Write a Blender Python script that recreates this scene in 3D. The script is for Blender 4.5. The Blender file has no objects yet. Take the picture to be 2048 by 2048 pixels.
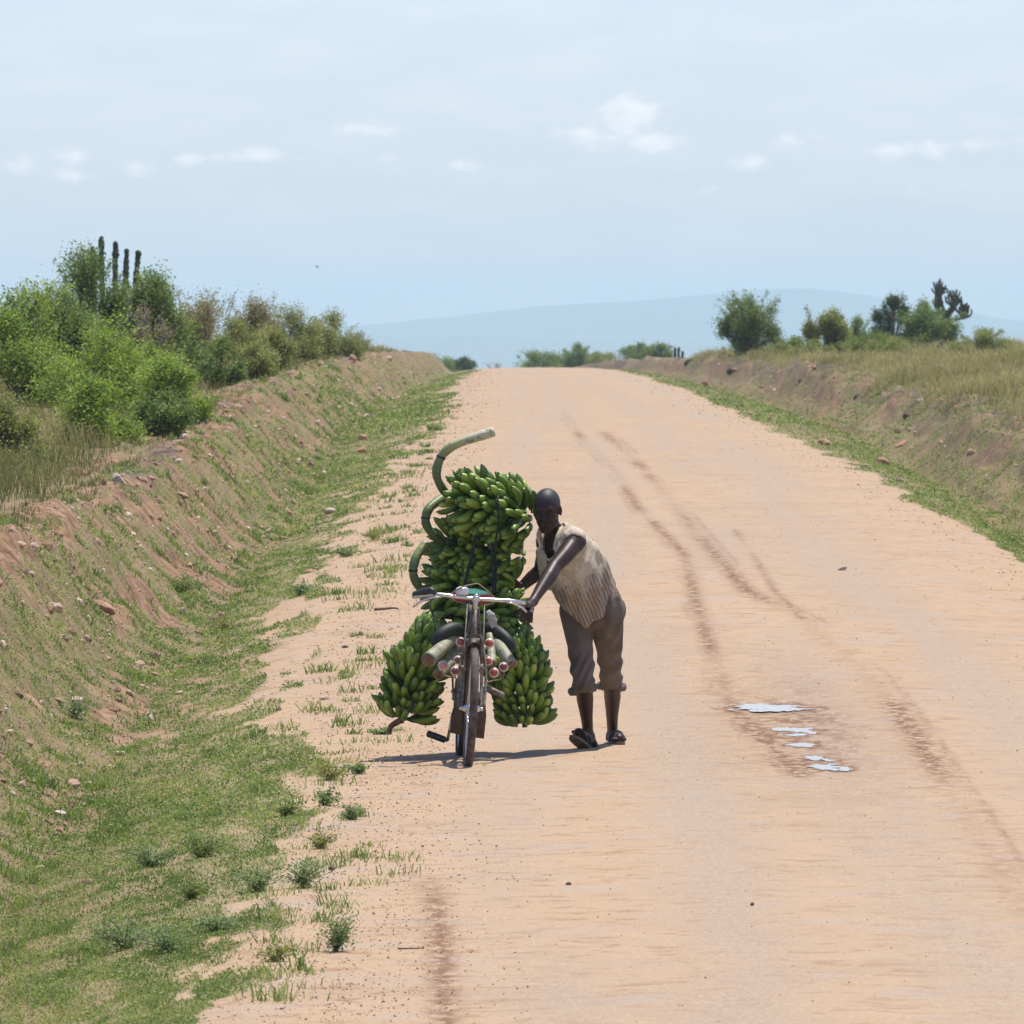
import bpy, bmesh, math, random
import numpy as np
from mathutils import Vector, Matrix, Quaternion
random.seed(7); RNG = np.random.default_rng(7)
SC = bpy.context.scene; COL = SC.collection

# ------------------------------------------------------------------ camera, sky, sun, exposure
F = 21900.0            # focal length in pixels of a 2048 px wide picture (a long telephoto)
CAMH = 2.4             # camera height over the road at the bicycle
HOR = 700.0            # picture row of the true horizon
cam_d = bpy.data.cameras.new('camera'); cam = bpy.data.objects.new('camera', cam_d); COL.objects.link(cam)
cam.location = (0, 0, CAMH)
cam.rotation_euler = (math.radians(90) - math.atan((1024 - HOR) / F), 0, 0)
cam_d.sensor_width = 36; cam_d.lens = F / 2048 * 36
cam_d.clip_start = 1.0; cam_d.clip_end = 40000
cam_d.dof.use_dof = True; cam_d.dof.focus_distance = 64.5
cam_d.dof.aperture_fstop = 26
SC.camera = cam

SUN_DIR = Vector((0.20, 0.20, 1.0)).normalized()
W = bpy.data.worlds.new("World"); SC.world = W; W.use_nodes = True
sun_d = bpy.data.lights.new('sun', 'SUN'); sun_d.energy = 4.2; sun_d.angle = math.radians(0.5)
sun_d.color = (1.0, 0.95, 0.88)
sun = bpy.data.objects.new('sun', sun_d); COL.objects.link(sun)
sun.rotation_euler = SUN_DIR.to_track_quat('Z', 'Y').to_euler(); sun.location = (20, 80, 60)
SC.view_settings.view_transform = 'Standard'; SC.view_settings.look = 'None'
SC.view_settings.exposure = 0.42; SC.view_settings.gamma = 1.0
SC.view_settings.use_curve_mapping = False
SC.cycles.volume_bounces = 3

def nodes_of(nt):
    nt.nodes.clear(); return nt.nodes, nt.links
def build_world():
    N, L = nodes_of(W.node_tree)
    out = N.new('ShaderNodeOutputWorld'); bg = N.new('ShaderNodeBackground'); bg.inputs['Strength'].default_value = 0.12
    sky = N.new('ShaderNodeTexSky'); sky.sky_type = 'NISHITA'; sky.sun_disc = False
    sky.sun_elevation = math.asin(SUN_DIR.z); sky.sun_rotation = math.atan2(SUN_DIR.x, SUN_DIR.y)
    sky.altitude = 900; sky.air_density = 1.0; sky.dust_density = 1.0; sky.ozone_density = 1.5
    tc = N.new('ShaderNodeTexCoord'); sep = N.new('ShaderNodeSeparateXYZ'); L.new(tc.outputs['Generated'], sep.inputs[0])
    def m(op, a, b=None, c=None):
        n = N.new('ShaderNodeMath'); n.operation = op
        for i, v in enumerate((a, b, c)):
            if v is None: continue
            if isinstance(v, (int, float)): n.inputs[i].default_value = v
            else: L.new(v, n.inputs[i])
        return n.outputs[0]
    ay = m('MAXIMUM', sep.outputs[1], 0.001)
    az = m('DIVIDE', sep.outputs[0], ay); el = m('DIVIDE', sep.outputs[2], ay)
    cmb = N.new('ShaderNodeCombineXYZ'); L.new(az, cmb.inputs[0]); L.new(m('MULTIPLY', el, 1.7), cmb.inputs[1])
    nz = N.new('ShaderNodeTexNoise'); nz.inputs['Scale'].default_value = 330; nz.inputs['Detail'].default_value = 6; nz.inputs['Roughness'].default_value = 0.55
    L.new(cmb.outputs[0], nz.inputs['Vector'])
    nz2 = N.new('ShaderNodeTexNoise'); nz2.inputs['Scale'].default_value = 75; nz2.inputs['Detail'].default_value = 4
    cm2 = N.new('ShaderNodeCombineXYZ'); L.new(az, cm2.inputs[0]); L.new(m('MULTIPLY', el, 4.0), cm2.inputs[1]); L.new(cm2.outputs[0], nz2.inputs['Vector'])
    # cumulus banks low over the horizon: azimuth, elevation, half widths, strength
    blobs = [(1265,235,62,38,1.0),(1310,285,55,25,.9),(1180,275,75,25,.8),(730,262,62,22,.75),(770,322,60,16,.6),(930,335,34,13,.8),
             (520,312,70,16,.8),(400,318,60,14,.8),(290,338,60,16,.7),(150,315,50,22,.8),(140,350,50,16,.7),(1590,285,50,22,.7),
             (1760,305,70,25,.6),(1860,300,55,22,.7),(1500,325,40,22,.6),(1390,385,60,18,.5),(1830,385,40,22,.5),(30,330,60,20,.7),(1990,290,60,20,.6)]
    tot = None
    for (px, py, rx, ry, s) in blobs:
        a = m('DIVIDE', m('SUBTRACT', az, (px - 1024) / F), rx / F)
        e0 = m('SUBTRACT', el, (HOR - py) / F)
        e = m('DIVIDE', e0, ry / F)
        r2 = m('ADD', m('MULTIPLY', a, a), m('MULTIPLY', e, e))
        g = m('MULTIPLY', m('EXPONENT', m('MULTIPLY', r2, -0.7)), s)
        tot = g if tot is None else m('MAXIMUM', tot, g)
    v = m('ADD', m('MULTIPLY', tot, 0.75), m('MULTIPLY', m('SUBTRACT', nz.outputs[0], 0.5), 1.5))
    mr = N.new('ShaderNodeMapRange'); mr.interpolation_type = 'SMOOTHSTEP'
    mr.inputs[1].default_value = 0.14; mr.inputs[2].default_value = 0.82; L.new(v, mr.inputs[0])
    edge = N.new('ShaderNodeMapRange'); edge.inputs[1].default_value = 0.05; edge.inputs[2].default_value = 0.3; L.new(tot, edge.inputs[0])
    cl = m('MULTIPLY', mr.outputs[0], edge.outputs[0])
    veil = N.new('ShaderNodeMapRange'); veil.inputs[1].default_value = 0.42; veil.inputs[2].default_value = 0.75; L.new(nz2.outputs[0], veil.inputs[0])
    msk = m('MAXIMUM', m('MULTIPLY', cl, 0.78), m('MULTIPLY', veil.outputs[0], 0.22))
    # unseen bright cloud bank added above the picture so the puddles reflect whiter
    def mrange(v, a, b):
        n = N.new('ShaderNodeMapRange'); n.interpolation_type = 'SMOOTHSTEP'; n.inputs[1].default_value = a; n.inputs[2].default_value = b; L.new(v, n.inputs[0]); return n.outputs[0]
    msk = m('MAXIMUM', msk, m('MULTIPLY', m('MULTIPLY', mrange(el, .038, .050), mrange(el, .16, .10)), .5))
    tint = N.new('ShaderNodeMix'); tint.data_type = 'RGBA'; tint.blend_type = 'MULTIPLY'; tint.inputs[0].default_value = 1
    L.new(sky.outputs[0], tint.inputs[6]); tint.inputs[7].default_value = SKYTINT
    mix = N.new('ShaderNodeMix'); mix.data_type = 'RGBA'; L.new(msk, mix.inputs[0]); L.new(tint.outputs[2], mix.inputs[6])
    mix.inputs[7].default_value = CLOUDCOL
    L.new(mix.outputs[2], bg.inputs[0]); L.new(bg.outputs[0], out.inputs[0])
SKYTINT = (.835, .86, 1.09, 1); CLOUDCOL = (7.6, 7.2, 7.0, 1)
build_world()

# ------------------------------------------------------------------ helpers
def P(px, py, d):
    """world point on the sight line of picture point (px, py) at distance d"""
    return np.array([(px - 1024) / F * d, d, CAMH + (HOR - py) / F * d])
def tag(o, label=None, cat=None, group=None, kind=None):
    if label: o['label'] = label
    if cat: o['category'] = cat
    if group: o['group'] = group
    if kind: o['kind'] = kind
    return o
def empty(name, loc, label=None, cat=None, group=None):
    o = bpy.data.objects.new(name, None); COL.objects.link(o); o.location = [float(v) for v in loc]; o.empty_display_size = 0.1
    return tag(o, label, cat, group)

class MB:
    """collects vertices and faces (world coordinates) and links them as one mesh object"""
    def __init__(s): s.v = []; s.q = []; s.t = []; s.n = 0; s.attr = {}
    def add(s, v, quads=None, tris=None, **attr):
        v = np.asarray(v, float).reshape(-1, 3)
        if quads is not None and len(quads): s.q.append(np.asarray(quads, int) + s.n)
        if tris is not None and len(tris): s.t.append(np.asarray(tris, int) + s.n)
        s.v.append(v)
        for k, a in attr.items():
            s.attr.setdefault(k, []).append((s.n, np.broadcast_to(np.asarray(a, float), (len(v),)).copy()))
        s.n += len(v); return s
    def build(s, name, mat, parent=None, org=(0, 0, 0), smooth=True):
        me = bpy.data.meshes.new(name)
        v = np.concatenate(s.v) - np.asarray(org, float)
        q = np.concatenate(s.q) if s.q else np.zeros((0, 4), int); t = np.concatenate(s.t) if s.t else np.zeros((0, 3), int)
        me.vertices.add(len(v)); me.vertices.foreach_set('co', v.astype(np.float32).ravel())
        nl = q.size + t.size; me.loops.add(nl); me.polygons.add(len(q) + len(t))
        me.loops.foreach_set('vertex_index', np.concatenate([q.ravel(), t.ravel()]).astype(np.int32))
        st = np.concatenate([np.arange(len(q)) * 4, q.size + np.arange(len(t)) * 3]).astype(np.int32)
        me.polygons.foreach_set('loop_start', st)
        me.polygons.foreach_set('use_smooth', np.full(len(q) + len(t), smooth))
        for k, lst in s.attr.items():
            a = me.attributes.new(k, 'FLOAT', 'POINT'); arr = np.zeros(len(v), np.float32)
            for (i, x) in lst: arr[i:i + len(x)] = x
            a.data.foreach_set('value', arr)
        me.update(calc_edges=True); me.validate()
        if mat: me.materials.append(mat)
        o = bpy.data.objects.new(name, me); COL.objects.link(o)
        if parent: o.parent = parent
        else: o.location = [float(x) for x in org]
        return o

def norm(v): v = np.asarray(v, float); return v / (np.linalg.norm(v) + 1e-12)
def smooth_path(pts, n):
    """Catmull-Rom through pts, n samples; works for any number of columns"""
    p = np.asarray(pts, float); p = np.vstack([2 * p[0] - p[1], p, 2 * p[-1] - p[-2]])
    out = []
    for u in np.linspace(0, len(p) - 3 - 1e-6, n):
        i = int(u); t = u - i; a, b, c, d = p[i:i + 4]
        out.append(0.5 * ((2 * b) + (-a + c) * t + (2 * a - 5 * b + 4 * c - d) * t * t + (-a + 3 * b - 3 * c + d) * t ** 3))
    return np.array(out)
def tube(mb, pts, r, sides=8, cap=True, flat=1.0, up=None, **attr):
    pts = np.asarray(pts, float); n = len(pts); r = np.broadcast_to(np.asarray(r, float), (n,))
    T = np.gradient(pts, axis=0); T /= np.linalg.norm(T, axis=1)[:, None] + 1e-12
    u = np.array(up if up is not None else ([0, 0, 1] if abs(T[0][2]) < .9 else [1, 0, 0]), float)
    V = []; a = np.arange(sides) * 2 * math.pi / sides
    for i in range(n):
        u = norm(u - T[i] * np.dot(u, T[i])); w = np.cross(T[i], u)
        V.append(pts[i] + r[i] * (np.cos(a)[:, None] * u * flat + np.sin(a)[:, None] * w))
    V = np.concatenate(V); Q = []
    k = np.arange(sides); k2 = (k + 1) % sides
    for i in range(n - 1): Q.append(np.stack([i * sides + k, i * sides + k2, (i + 1) * sides + k2, (i + 1) * sides + k], 1))
    Q = np.concatenate(Q); Tr = None
    if cap:
        V = np.vstack([V, pts[0], pts[-1]]); c0 = n * sides
        Tr = np.vstack([np.stack([np.full(sides, c0), k2, k], 1), np.stack([np.full(sides, c0 + 1), (n - 1) * sides + k, (n - 1) * sides + k2], 1)])
    mb.add(V, Q, Tr, **attr); return mb
def box(mb, c, ax, ay, az, **attr):
    c, ax, ay, az = [np.asarray(x, float) for x in (c, ax, ay, az)]
    V = [c + i * ax + j * ay + k * az for i in (-1, 1) for j in (-1, 1) for k in (-1, 1)]
    mb.add(V, [[0, 1, 3, 2], [4, 6, 7, 5], [0, 4, 5, 1], [2, 3, 7, 6], [0, 2, 6, 4], [1, 5, 7, 3]], **attr); return mb
def ellipsoid(mb, c, ax, ay, az, nu=14, nv=9, **attr):
    c, ax, ay, az = [np.asarray(x, float) for x in (c, ax, ay, az)]
    V = [c + az]
    for i in range(1, nv):
        th = math.pi * i / nv
        for j in range(nu):
            ph = 2 * math.pi * j / nu
            V.append(c + az * math.cos(th) + math.sin(th) * (math.cos(ph) * ax + math.sin(ph) * ay))
    V.append(c - az); Q = []; T = []
    for j in range(nu): T.append([0, 1 + j, 1 + (j + 1) % nu])
    for i in range(nv - 2):
        for j in range(nu):
            a = 1 + i * nu + j; b = 1 + i * nu + (j + 1) % nu; Q.append([a, a + nu, b + nu, b])
    l = 1 + (nv - 2) * nu
    for j in range(nu): T.append([len(V) - 1, l + (j + 1) % nu, l + j])
    mb.add(V, Q, T, **attr); return mb

def hash2(ix, iy, seed):
    h = (ix.astype(np.int64) * 374761393 + iy.astype(np.int64) * 668265263 + seed * 1442695041) & 0xffffffff
    h = ((h ^ (h >> 13)) * 1274126177) & 0xffffffff
    return ((h ^ (h >> 16)) & 0xffff) / 65535.0
def vnoise(x, y, seed=0):
    x = np.asarray(x, float); y = np.asarray(y, float); ix = np.floor(x); iy = np.floor(y); fx = x - ix; fy = y - iy
    fx = fx * fx * (3 - 2 * fx); fy = fy * fy * (3 - 2 * fy)
    a = hash2(ix, iy, seed); b = hash2(ix + 1, iy, seed); c = hash2(ix, iy + 1, seed); d = hash2(ix + 1, iy + 1, seed)
    return a + (b - a) * fx + (c - a) * fy + (a - b - c + d) * fx * fy
def fbm(x, y, oct=4, seed=0, gain=.5):
    s = 0; a = 1; t = 0
    for o in range(oct): s = s + a * vnoise(np.asarray(x) * 2 ** o + 17.3 * o, np.asarray(y) * 2 ** o - 9.1 * o, seed + o); t += a; a *= gain
    return s / t
def sstep(a, b, x): t = np.clip((np.asarray(x, float) - a) / (b - a), 0, 1); return t * t * (3 - 2 * t)

# ------------------------------------------------------------------ materials
def new_mat(name):
    m = bpy.data.materials.new(name); m.use_nodes = True; N, L = nodes_of(m.node_tree)
    out = N.new('ShaderNodeOutputMaterial'); b = N.new('ShaderNodeBsdfPrincipled'); L.new(b.outputs[0], out.inputs[0])
    return m, N, L, b, out
def noise_n(N, L, scale, detail=3, rough=.55, vec=None, dist=0):
    n = N.new('ShaderNodeTexNoise'); n.inputs['Scale'].default_value = scale; n.inputs['Detail'].default_value = detail
    n.inputs['Roughness'].default_value = rough; n.inputs['Distortion'].default_value = dist
    if vec: L.new(vec, n.inputs['Vector'])
    return n.outputs[0]
def ramp_n(N, L, fac, stops):
    r = N.new('ShaderNodeValToRGB'); e = r.color_ramp.elements
    while len(e) < len(stops): e.new(0.5)
    for x, (p, c) in zip(e, stops): x.position = p; x.color = (c[0], c[1], c[2], 1) if hasattr(c, '__len__') else (c, c, c, 1)
    L.new(fac, r.inputs[0]); return r.outputs[0]
def mix_n(N, L, fac, a, b, blend='MIX'):
    m = N.new('ShaderNodeMix'); m.data_type = 'RGBA'; m.blend_type = blend
    if isinstance(fac, (int, float)): m.inputs[0].default_value = fac
    else: L.new(fac, m.inputs[0])
    for i, v in ((6, a), (7, b)):
        if hasattr(v, '__len__'): m.inputs[i].default_value = (v[0], v[1], v[2], 1)
        else: L.new(v, m.inputs[i])
    return m.outputs[2]
def math_n(N, L, op, a, b=None, clamp=False):
    n = N.new('ShaderNodeMath'); n.operation = op; n.use_clamp = clamp
    for i, v in enumerate((a, b)):
        if v is None: continue
        if isinstance(v, (int, float)): n.inputs[i].default_value = v
        else: L.new(v, n.inputs[i])
    return n.outputs[0]
def attr_n(N, name):
    a = N.new('ShaderNodeAttribute'); a.attribute_name = name; return a.outputs['Fac']
def bump_n(N, L, h, b, strength=.5, dist=.01):
    n = N.new('ShaderNodeBump'); n.inputs['Strength'].default_value = strength; n.inputs['Distance'].default_value = dist
    L.new(h, n.inputs['Height']); L.new(n.outputs[0], b.inputs['Normal'])
def pos_n(N): return N.new('ShaderNodeNewGeometry').outputs['Position']
def obj_n(N): return N.new('ShaderNodeTexCoord').outputs['Object']

def simple(name, c1, c2, scale=20, rough=.6, metal=0, bump=0, bdist=.003, detail=4, spec=.5):
    m, N, L, b, o = new_mat(name); p = obj_n(N)
    nz = noise_n(N, L, scale, detail, vec=p)
    L.new(ramp_n(N, L, nz, [(.35, c1), (.65, c2)]), b.inputs['Base Color'])
    b.inputs['Roughness'].default_value = rough; b.inputs['Metallic'].default_value = metal
    b.inputs['Specular IOR Level'].default_value = spec
    if bump: bump_n(N, L, nz, b, bump, bdist)
    return m
def leaf_mat(name, stops, trans=.35, rough=.55):
    m, N, L, b, out = new_mat(name)
    c = ramp_n(N, L, attr_n(N, 'tint'), stops)
    L.new(c, b.inputs['Base Color']); b.inputs['Roughness'].default_value = rough; b.inputs['Specular IOR Level'].default_value = .35
    tr = N.new('ShaderNodeBsdfTranslucent'); L.new(mix_n(N, L, 1.0, c, (1.0, 1.15, .6), 'MULTIPLY'), tr.inputs[0])
    ms = N.new('ShaderNodeMixShader'); ms.inputs[0].default_value = trans
    L.new(b.outputs[0], ms.inputs[1]); L.new(tr.outputs[0], ms.inputs[2]); L.new(ms.outputs[0], out.inputs[0])
    return m

def soil_material():
    m, N, L, b, out = new_mat('sandy_soil'); p = pos_n(N)
    big = noise_n(N, L, .55, 3, vec=p); mid = noise_n(N, L, 5, 4, vec=p, dist=.6); fine = noise_n(N, L, 45, 3, .7, vec=p); grit = noise_n(N, L, 160, 2, .6, vec=p)
    road = ramp_n(N, L, big, [(.3, (.385, .270, .165)), (.5, (.41, .290, .178)), (.7, (.36, .257, .162))])
    road = mix_n(N, L, ramp_n(N, L, mid, [(.34, .85), (.47, 0)]), road, (.30, .185, .105))
    road = mix_n(N, L, ramp_n(N, L, noise_n(N, L, 1.6, 5, .6, vec=p), [(.52, 0), (.66, .6)]), road, (.37, .295, .23))
    road = mix_n(N, L, ramp_n(N, L, fine, [(.57, 0), (.70, .8)]), road, (.56, .43, .31))
    road = mix_n(N, L, ramp_n(N, L, grit, [(.26, .85), (.39, 0)]), road, (.20, .12, .07))
    road = mix_n(N, L, math_n(N, L, 'MULTIPLY', attr_n(N, 'pack'), .8), road, mix_n(N, L, ramp_n(N, L, fine, [(.42, 0), (.62, 1)]), (.30, .228, .16), (.42, .335, .245)))
    bank = ramp_n(N, L, mid, [(.3, (.09, .055, .034)), (.45, (.21, .122, .066)), (.58, (.30, .185, .105)), (.75, (.39, .265, .165))])
    bank = mix_n(N, L, ramp_n(N, L, fine, [(.3, .6), (.48, 0)]), bank, (.12, .075, .05))
    clump = noise_n(N, L, 17, 5, .7, vec=p, dist=.4)
    bank = mix_n(N, L, ramp_n(N, L, clump, [(.32, .85), (.44, 0)]), bank, (.085, .055, .038))
    bank = mix_n(N, L, ramp_n(N, L, clump, [(.58, 0), (.66, .8)]), bank, (.47, .345, .245))
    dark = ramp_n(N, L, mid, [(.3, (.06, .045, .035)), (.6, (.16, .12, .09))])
    col = mix_n(N, L, attr_n(N, 'bank'), road, bank)
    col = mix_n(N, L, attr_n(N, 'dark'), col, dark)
    gr = ramp_n(N, L, noise_n(N, L, 28, 5, .75, vec=p), [(.3, (.075, .065, .03)), (.42, (.14, .135, .05)), (.55, (.22, .20, .085)), (.7, (.33, .26, .15))])
    gr = mix_n(N, L, ramp_n(N, L, noise_n(N, L, 11, 4, .6, vec=p), [(.40, 0), (.60, .6)]), gr, (.095, .12, .035))
    gr = mix_n(N, L, ramp_n(N, L, noise_n(N, L, 2.2, 4, .6, vec=p), [(.42, 0), (.62, .7)]), gr, (.30, .21, .135))
    gf = math_n(N, L, 'MULTIPLY', attr_n(N, 'green'), ramp_n(N, L, mid, [(.3, .45), (.6, 1)]))
    col = mix_n(N, L, gf, col, gr)
    mp = N.new('ShaderNodeMapping'); mp.inputs['Scale'].default_value = (9, 3.2, 9); L.new(p, mp.inputs[0])
    wn = noise_n(N, L, 1.6, 6, .72, vec=mp.outputs[0])
    wet = math_n(N, L, 'MULTIPLY', attr_n(N, 'wet'), ramp_n(N, L, wn, [(.43, .06), (.525, 1)]), True)
    col = mix_n(N, L, wet, col, (.19, .105, .058))
    L.new(col, b.inputs['Base Color']); b.inputs['Roughness'].default_value = .95; b.inputs['Specular IOR Level'].default_value = .15
    h = math_n(N, L, 'ADD', math_n(N, L, 'ADD', math_n(N, L, 'MULTIPLY', mid, 1.0), math_n(N, L, 'MULTIPLY', fine, .35)), math_n(N, L, 'MULTIPLY', math_n(N, L, 'MULTIPLY', clump, attr_n(N, 'bank')), 1.6))
    bump_n(N, L, h, b, .55, .02)
    return m
SOIL = soil_material()

# ------------------------------------------------------------------ terrain
ZK = np.array([[15, -.66], [30, -.47], [45, -.27], [66, 0], [112, .61], [153, 1.12], [212, 1.43], [289, 1.60], [380, 1.66], [440, 1.62], [520, 1.52], [700, .9], [850, -.4],
               [1000, -3.5], [2000, -40], [21000, -40]])
def zroad(d):
    d = np.asarray(d, float); x, y = ZK[:, 0], ZK[:, 1]
    m = np.gradient(y, x); i = np.clip(np.searchsorted(x, d) - 1, 0, len(x) - 2)
    h = x[i + 1] - x[i]; t = np.clip((d - x[i]) / h, 0, 1)
    return (y[i] * (2 * t ** 3 - 3 * t * t + 1) + h * m[i] * (t ** 3 - 2 * t * t + t) + y[i + 1] * (-2 * t ** 3 + 3 * t * t) + h * m[i + 1] * (t ** 3 - t * t))
def bend(d): d = np.asarray(d, float); return np.where(d > 450, -2.7 * (np.clip(d - 450, 0, 400) / 250) ** 2, 0)
def XL(d): d = np.asarray(d, float); return -1.12 + .16 * sstep(75, 50, d) + (fbm(d * .11, d * 0, 3, 5) - .5) * .45 + (vnoise(d * .8, d * 0, 6) - .5) * .12 + bend(d) - .12 * sstep(80, 160, d)
def XR(d): d = np.asarray(d, float); return np.interp(d, [40, 103, 117, 132, 143, 160, 195, 450], [4.72, 4.62, 4.32, 4.16, 3.97, 3.68, 3.52, 3.42]) + (fbm(d * .09, d * 0, 3, 8) - .5) * .35 + (vnoise(d * .7, d * 0, 9) - .5) * .1 + bend(d)
LPX = np.array([-700, -120, -40, -14, -8, -5.2, -4.1, -3.75, -3.5, -3.15, -2.8, -2.5, -2.1, -1.6, -1.1, 0]); LPZ = np.array([14, 4, 1.7, 1.0, .72, .62, .62, .66, .60, .27, -.08, -.24, -.17, -.06, 0, 0])
RPX = np.array([3.4, 4.5, 5.0, 5.45, 5.75, 6.2, 6.55, 6.8, 7.4, 9, 14, 40, 120, 700]); RPZ = np.array([0, -.03, -.14, -.36, -.38, -.08, .32, .46, .42, .42, .62, 1.1, 3, 10])
def zcross(X, d):
    X = np.asarray(X, float) - bend(d)
    wob = (fbm(np.asarray(d) * .06, np.asarray(d) * 0, 3, 21) - .5) * .5 + (fbm(np.asarray(d) * .16, np.asarray(d) * 0 + 5, 3, 22) - .5) * .55 * (X > 0)
    l = np.interp(X + wob * sstep(-2, -3.2, X), LPX, LPZ)
    l = np.where(X < -2.6, l * (1 + .35 * sstep(100, 80, d) * sstep(-2.6, -3.5, X)), l)
    r = np.interp(X + wob * sstep(5, 6.2, X), RPX, RPZ)
    r = r * np.where(X > 5.8, .62 + .75 * fbm(np.asarray(d) * .045, np.asarray(d) * 0 + 9, 3, 23), 1)
    c = .05 * np.clip(1 - ((X - 1.75) / 2.9) ** 2, 0, 1)
    return np.where(X < 0, l, np.where(X > 3.4, r, 0)) + c
def rough(X, d):
    Xb = np.asarray(X, float) - bend(d)
    face = sstep(-2.5, -3.1, Xb) * sstep(-4.6, -3.9, Xb) + sstep(5.7, 6.2, Xb) * sstep(7.6, 7.0, Xb)
    off = sstep(-1.2, -1.8, Xb) + sstep(4.7, 5.2, Xb)
    s = np.where(np.asarray(d) > 300, .6, 1)
    n = (fbm(X * 1.1, d * .5, 4, 31) - .5) * .26 * face + (fbm(X * 6, d * 1.6, 3, 33) - .5) * .19 * face
    n = n + (fbm(X * 3.0, d * .7, 3, 35) - .5) * .06 * off
    n = n + (fbm(X * 1.3, d * .35, 4, 37) - .5) * .022 + (fbm(X * 5, d * 2.2, 3, 39) - .5) * .010
    return n * s
def ground(X, d):
    far = sstep(1500, 650, d)
    return zroad(d) + (zcross(X, d) + rough(X, d)) * np.maximum(far, .15)
def G(X, d): return float(ground(np.array([X]), np.array([d]))[0])

def track(X, d, pts, w):
    xs = np.interp(d, pts[:, 0], pts[:, 1]); on = (d > pts[0, 0] - 1) & (d < pts[-1, 0])
    return np.exp(-((X - xs) / w) ** 2) * on
def drow(py, X=-1.5):
    """distance at which the ground at lateral X shows at picture row py"""
    dd = np.linspace(41, 330, 6000); yy = HOR + F * (CAMH - zroad(dd) - zcross(np.full_like(dd, X), dd)) / dd
    return float(dd[np.argmin(np.abs(yy - py))])
def path_of(pts):
    r = []
    for px, py in pts:
        d = drow(py, 1.7); r.append([d, (px - 1024) / F * d])
    return np.array(sorted(r))
TA = path_of([(1124, 822), (1166, 880), (1230, 940), (1272, 1010), (1338, 1077), (1369, 1111), (1384, 1172), (1395, 1214), (1422, 1306), (1453, 1391), (1495, 1452), (1525, 1475), (1590, 1536)])
TB = path_of([(1203, 862), (1280, 930), (1340, 1000), (1400, 1075), (1445, 1126), (1468, 1153), (1499, 1184), (1548, 1208), (1614, 1240), (1660, 1291), (1736, 1348), (1794, 1417), (1909, 1594), (1990, 1720), (2060, 1840)])
TC = path_of([(858, 1745), (868, 1790), (880, 1850), (886, 1930), (890, 2060)])
TD = path_of([(1470, 1060), (1514, 1122), (1552, 1184), (1600, 1228)])
PUDDLES = [(1452, 1640, 1406, 1426), (1548, 1640, 1454, 1474), (1568, 1638, 1484, 1498), (1596, 1672, 1513, 1529), (1620, 1706, 1528, 1545)]
def puddle_frame(px0, px1, py0, py1):
    d0 = drow(py1, 1.7); d1 = drow(py0, 1.7); dc = (d0 + d1) / 2; return ((px0 + px1) / 2 - 1024) / F * dc, dc, (px1 - px0) / 2 / F * dc, (d1 - d0) / 2
def puddle_field(X, D, k):
    xc, dc, hw, hd = puddle_frame(*PUDDLES[k]); return 1 - ((X - xc) / hw) ** 2 - np.abs((D - dc) / hd) ** 2.4 + (fbm(X * 13, D * 4.2 + 70 + 5 * k, 5, 141, .65) - .5) * 3.2
def wetness(X, d):
    def seg(sc, off, seed, lo, hi): return sstep(lo, hi, fbm(d * sc + off, d * 0 + off, 3, seed))
    w = .95 * track(X, d, TB, .085) * (.22 + .9 * seg(.12, 3, 51, .36, .62)) + .5 * track(X - .13, d, TB, .022) * seg(.2, 9, 52, .4, .6)
    w = w + .9 * track(X, d, TA, .065) * (.25 + .85 * seg(.14, 8, 53, .36, .62)) + .4 * track(X + .10, d, TA, .02) * seg(.25, 1, 54, .45, .6)
    w = w + 1.0 * track(X, d, TC, .06) * sstep(54.5, 50, d) + .65 * track(X, d, TD, .038) * (.3 + seg(.3, 0, 57, .35, .6))
    w = w + .7 * np.exp(-((X - 1.78) / .34) ** 2 - ((d - 68) / 5.0) ** 2) * sstep(.38, .62, fbm(X * 6, d * 1.3, 4, 55))
    w = w + .30 * np.exp(-((X - 1.75) / .6) ** 2 - ((d - 68) / 8) ** 2)
    for k in range(len(PUDDLES)):
        xc, dc, hw, hd = puddle_frame(*PUDDLES[k]); q = (np.abs(X - xc) < 2.2 * hw) & (np.abs(d - dc) < 2.2 * hd)
        if q.any(): w = np.asarray(w, float); w[q] = np.maximum(w[q], 1.5 * sstep(-.9, .4, puddle_field(X[q], d[q], k)))
    return np.clip(w, 0, 1.5)
def greenness(X, d):
    """how much of the ground is grown over, 0..1"""
    Xb = X - bend(d); n = fbm(X * 3.6, d * .5, 5, 61, .6); n2 = fbm(X * .8, d * .07, 3, 63)
    ed = XL(d) - X - np.interp(d, [45, 60, 66, 72, 84, 98, 112, 133, 165], [.12, .18, .25, .52, .58, .52, .42, .22, 0])
    l = sstep(-.25, .6, ed) * 1.25
    l = np.where(Xb < -2.55, np.interp(-Xb, [2.55, 3.0, 3.35, 3.6, 3.8, 4.1, 5], [1.2, 1.02, .80, .52, .48, .95, 1.1]), l)
    r = sstep(.0, .5, X - XR(d)) * 1.2; r = np.where(Xb > 6.0, np.interp(Xb, [6.0, 6.5, 6.8, 7.1], [1.1, .85, .5, 1.1]), r)
    m = np.where(X < 1, l, r)
    v = m * .60 + (n - .5) * (1.25 + .75 * sstep(60, 72, d) * sstep(150, 100, d) * (X < 0)) + (n2 - .5) * .6
    return sstep(.30, .52, v) * (m > .02)

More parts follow.
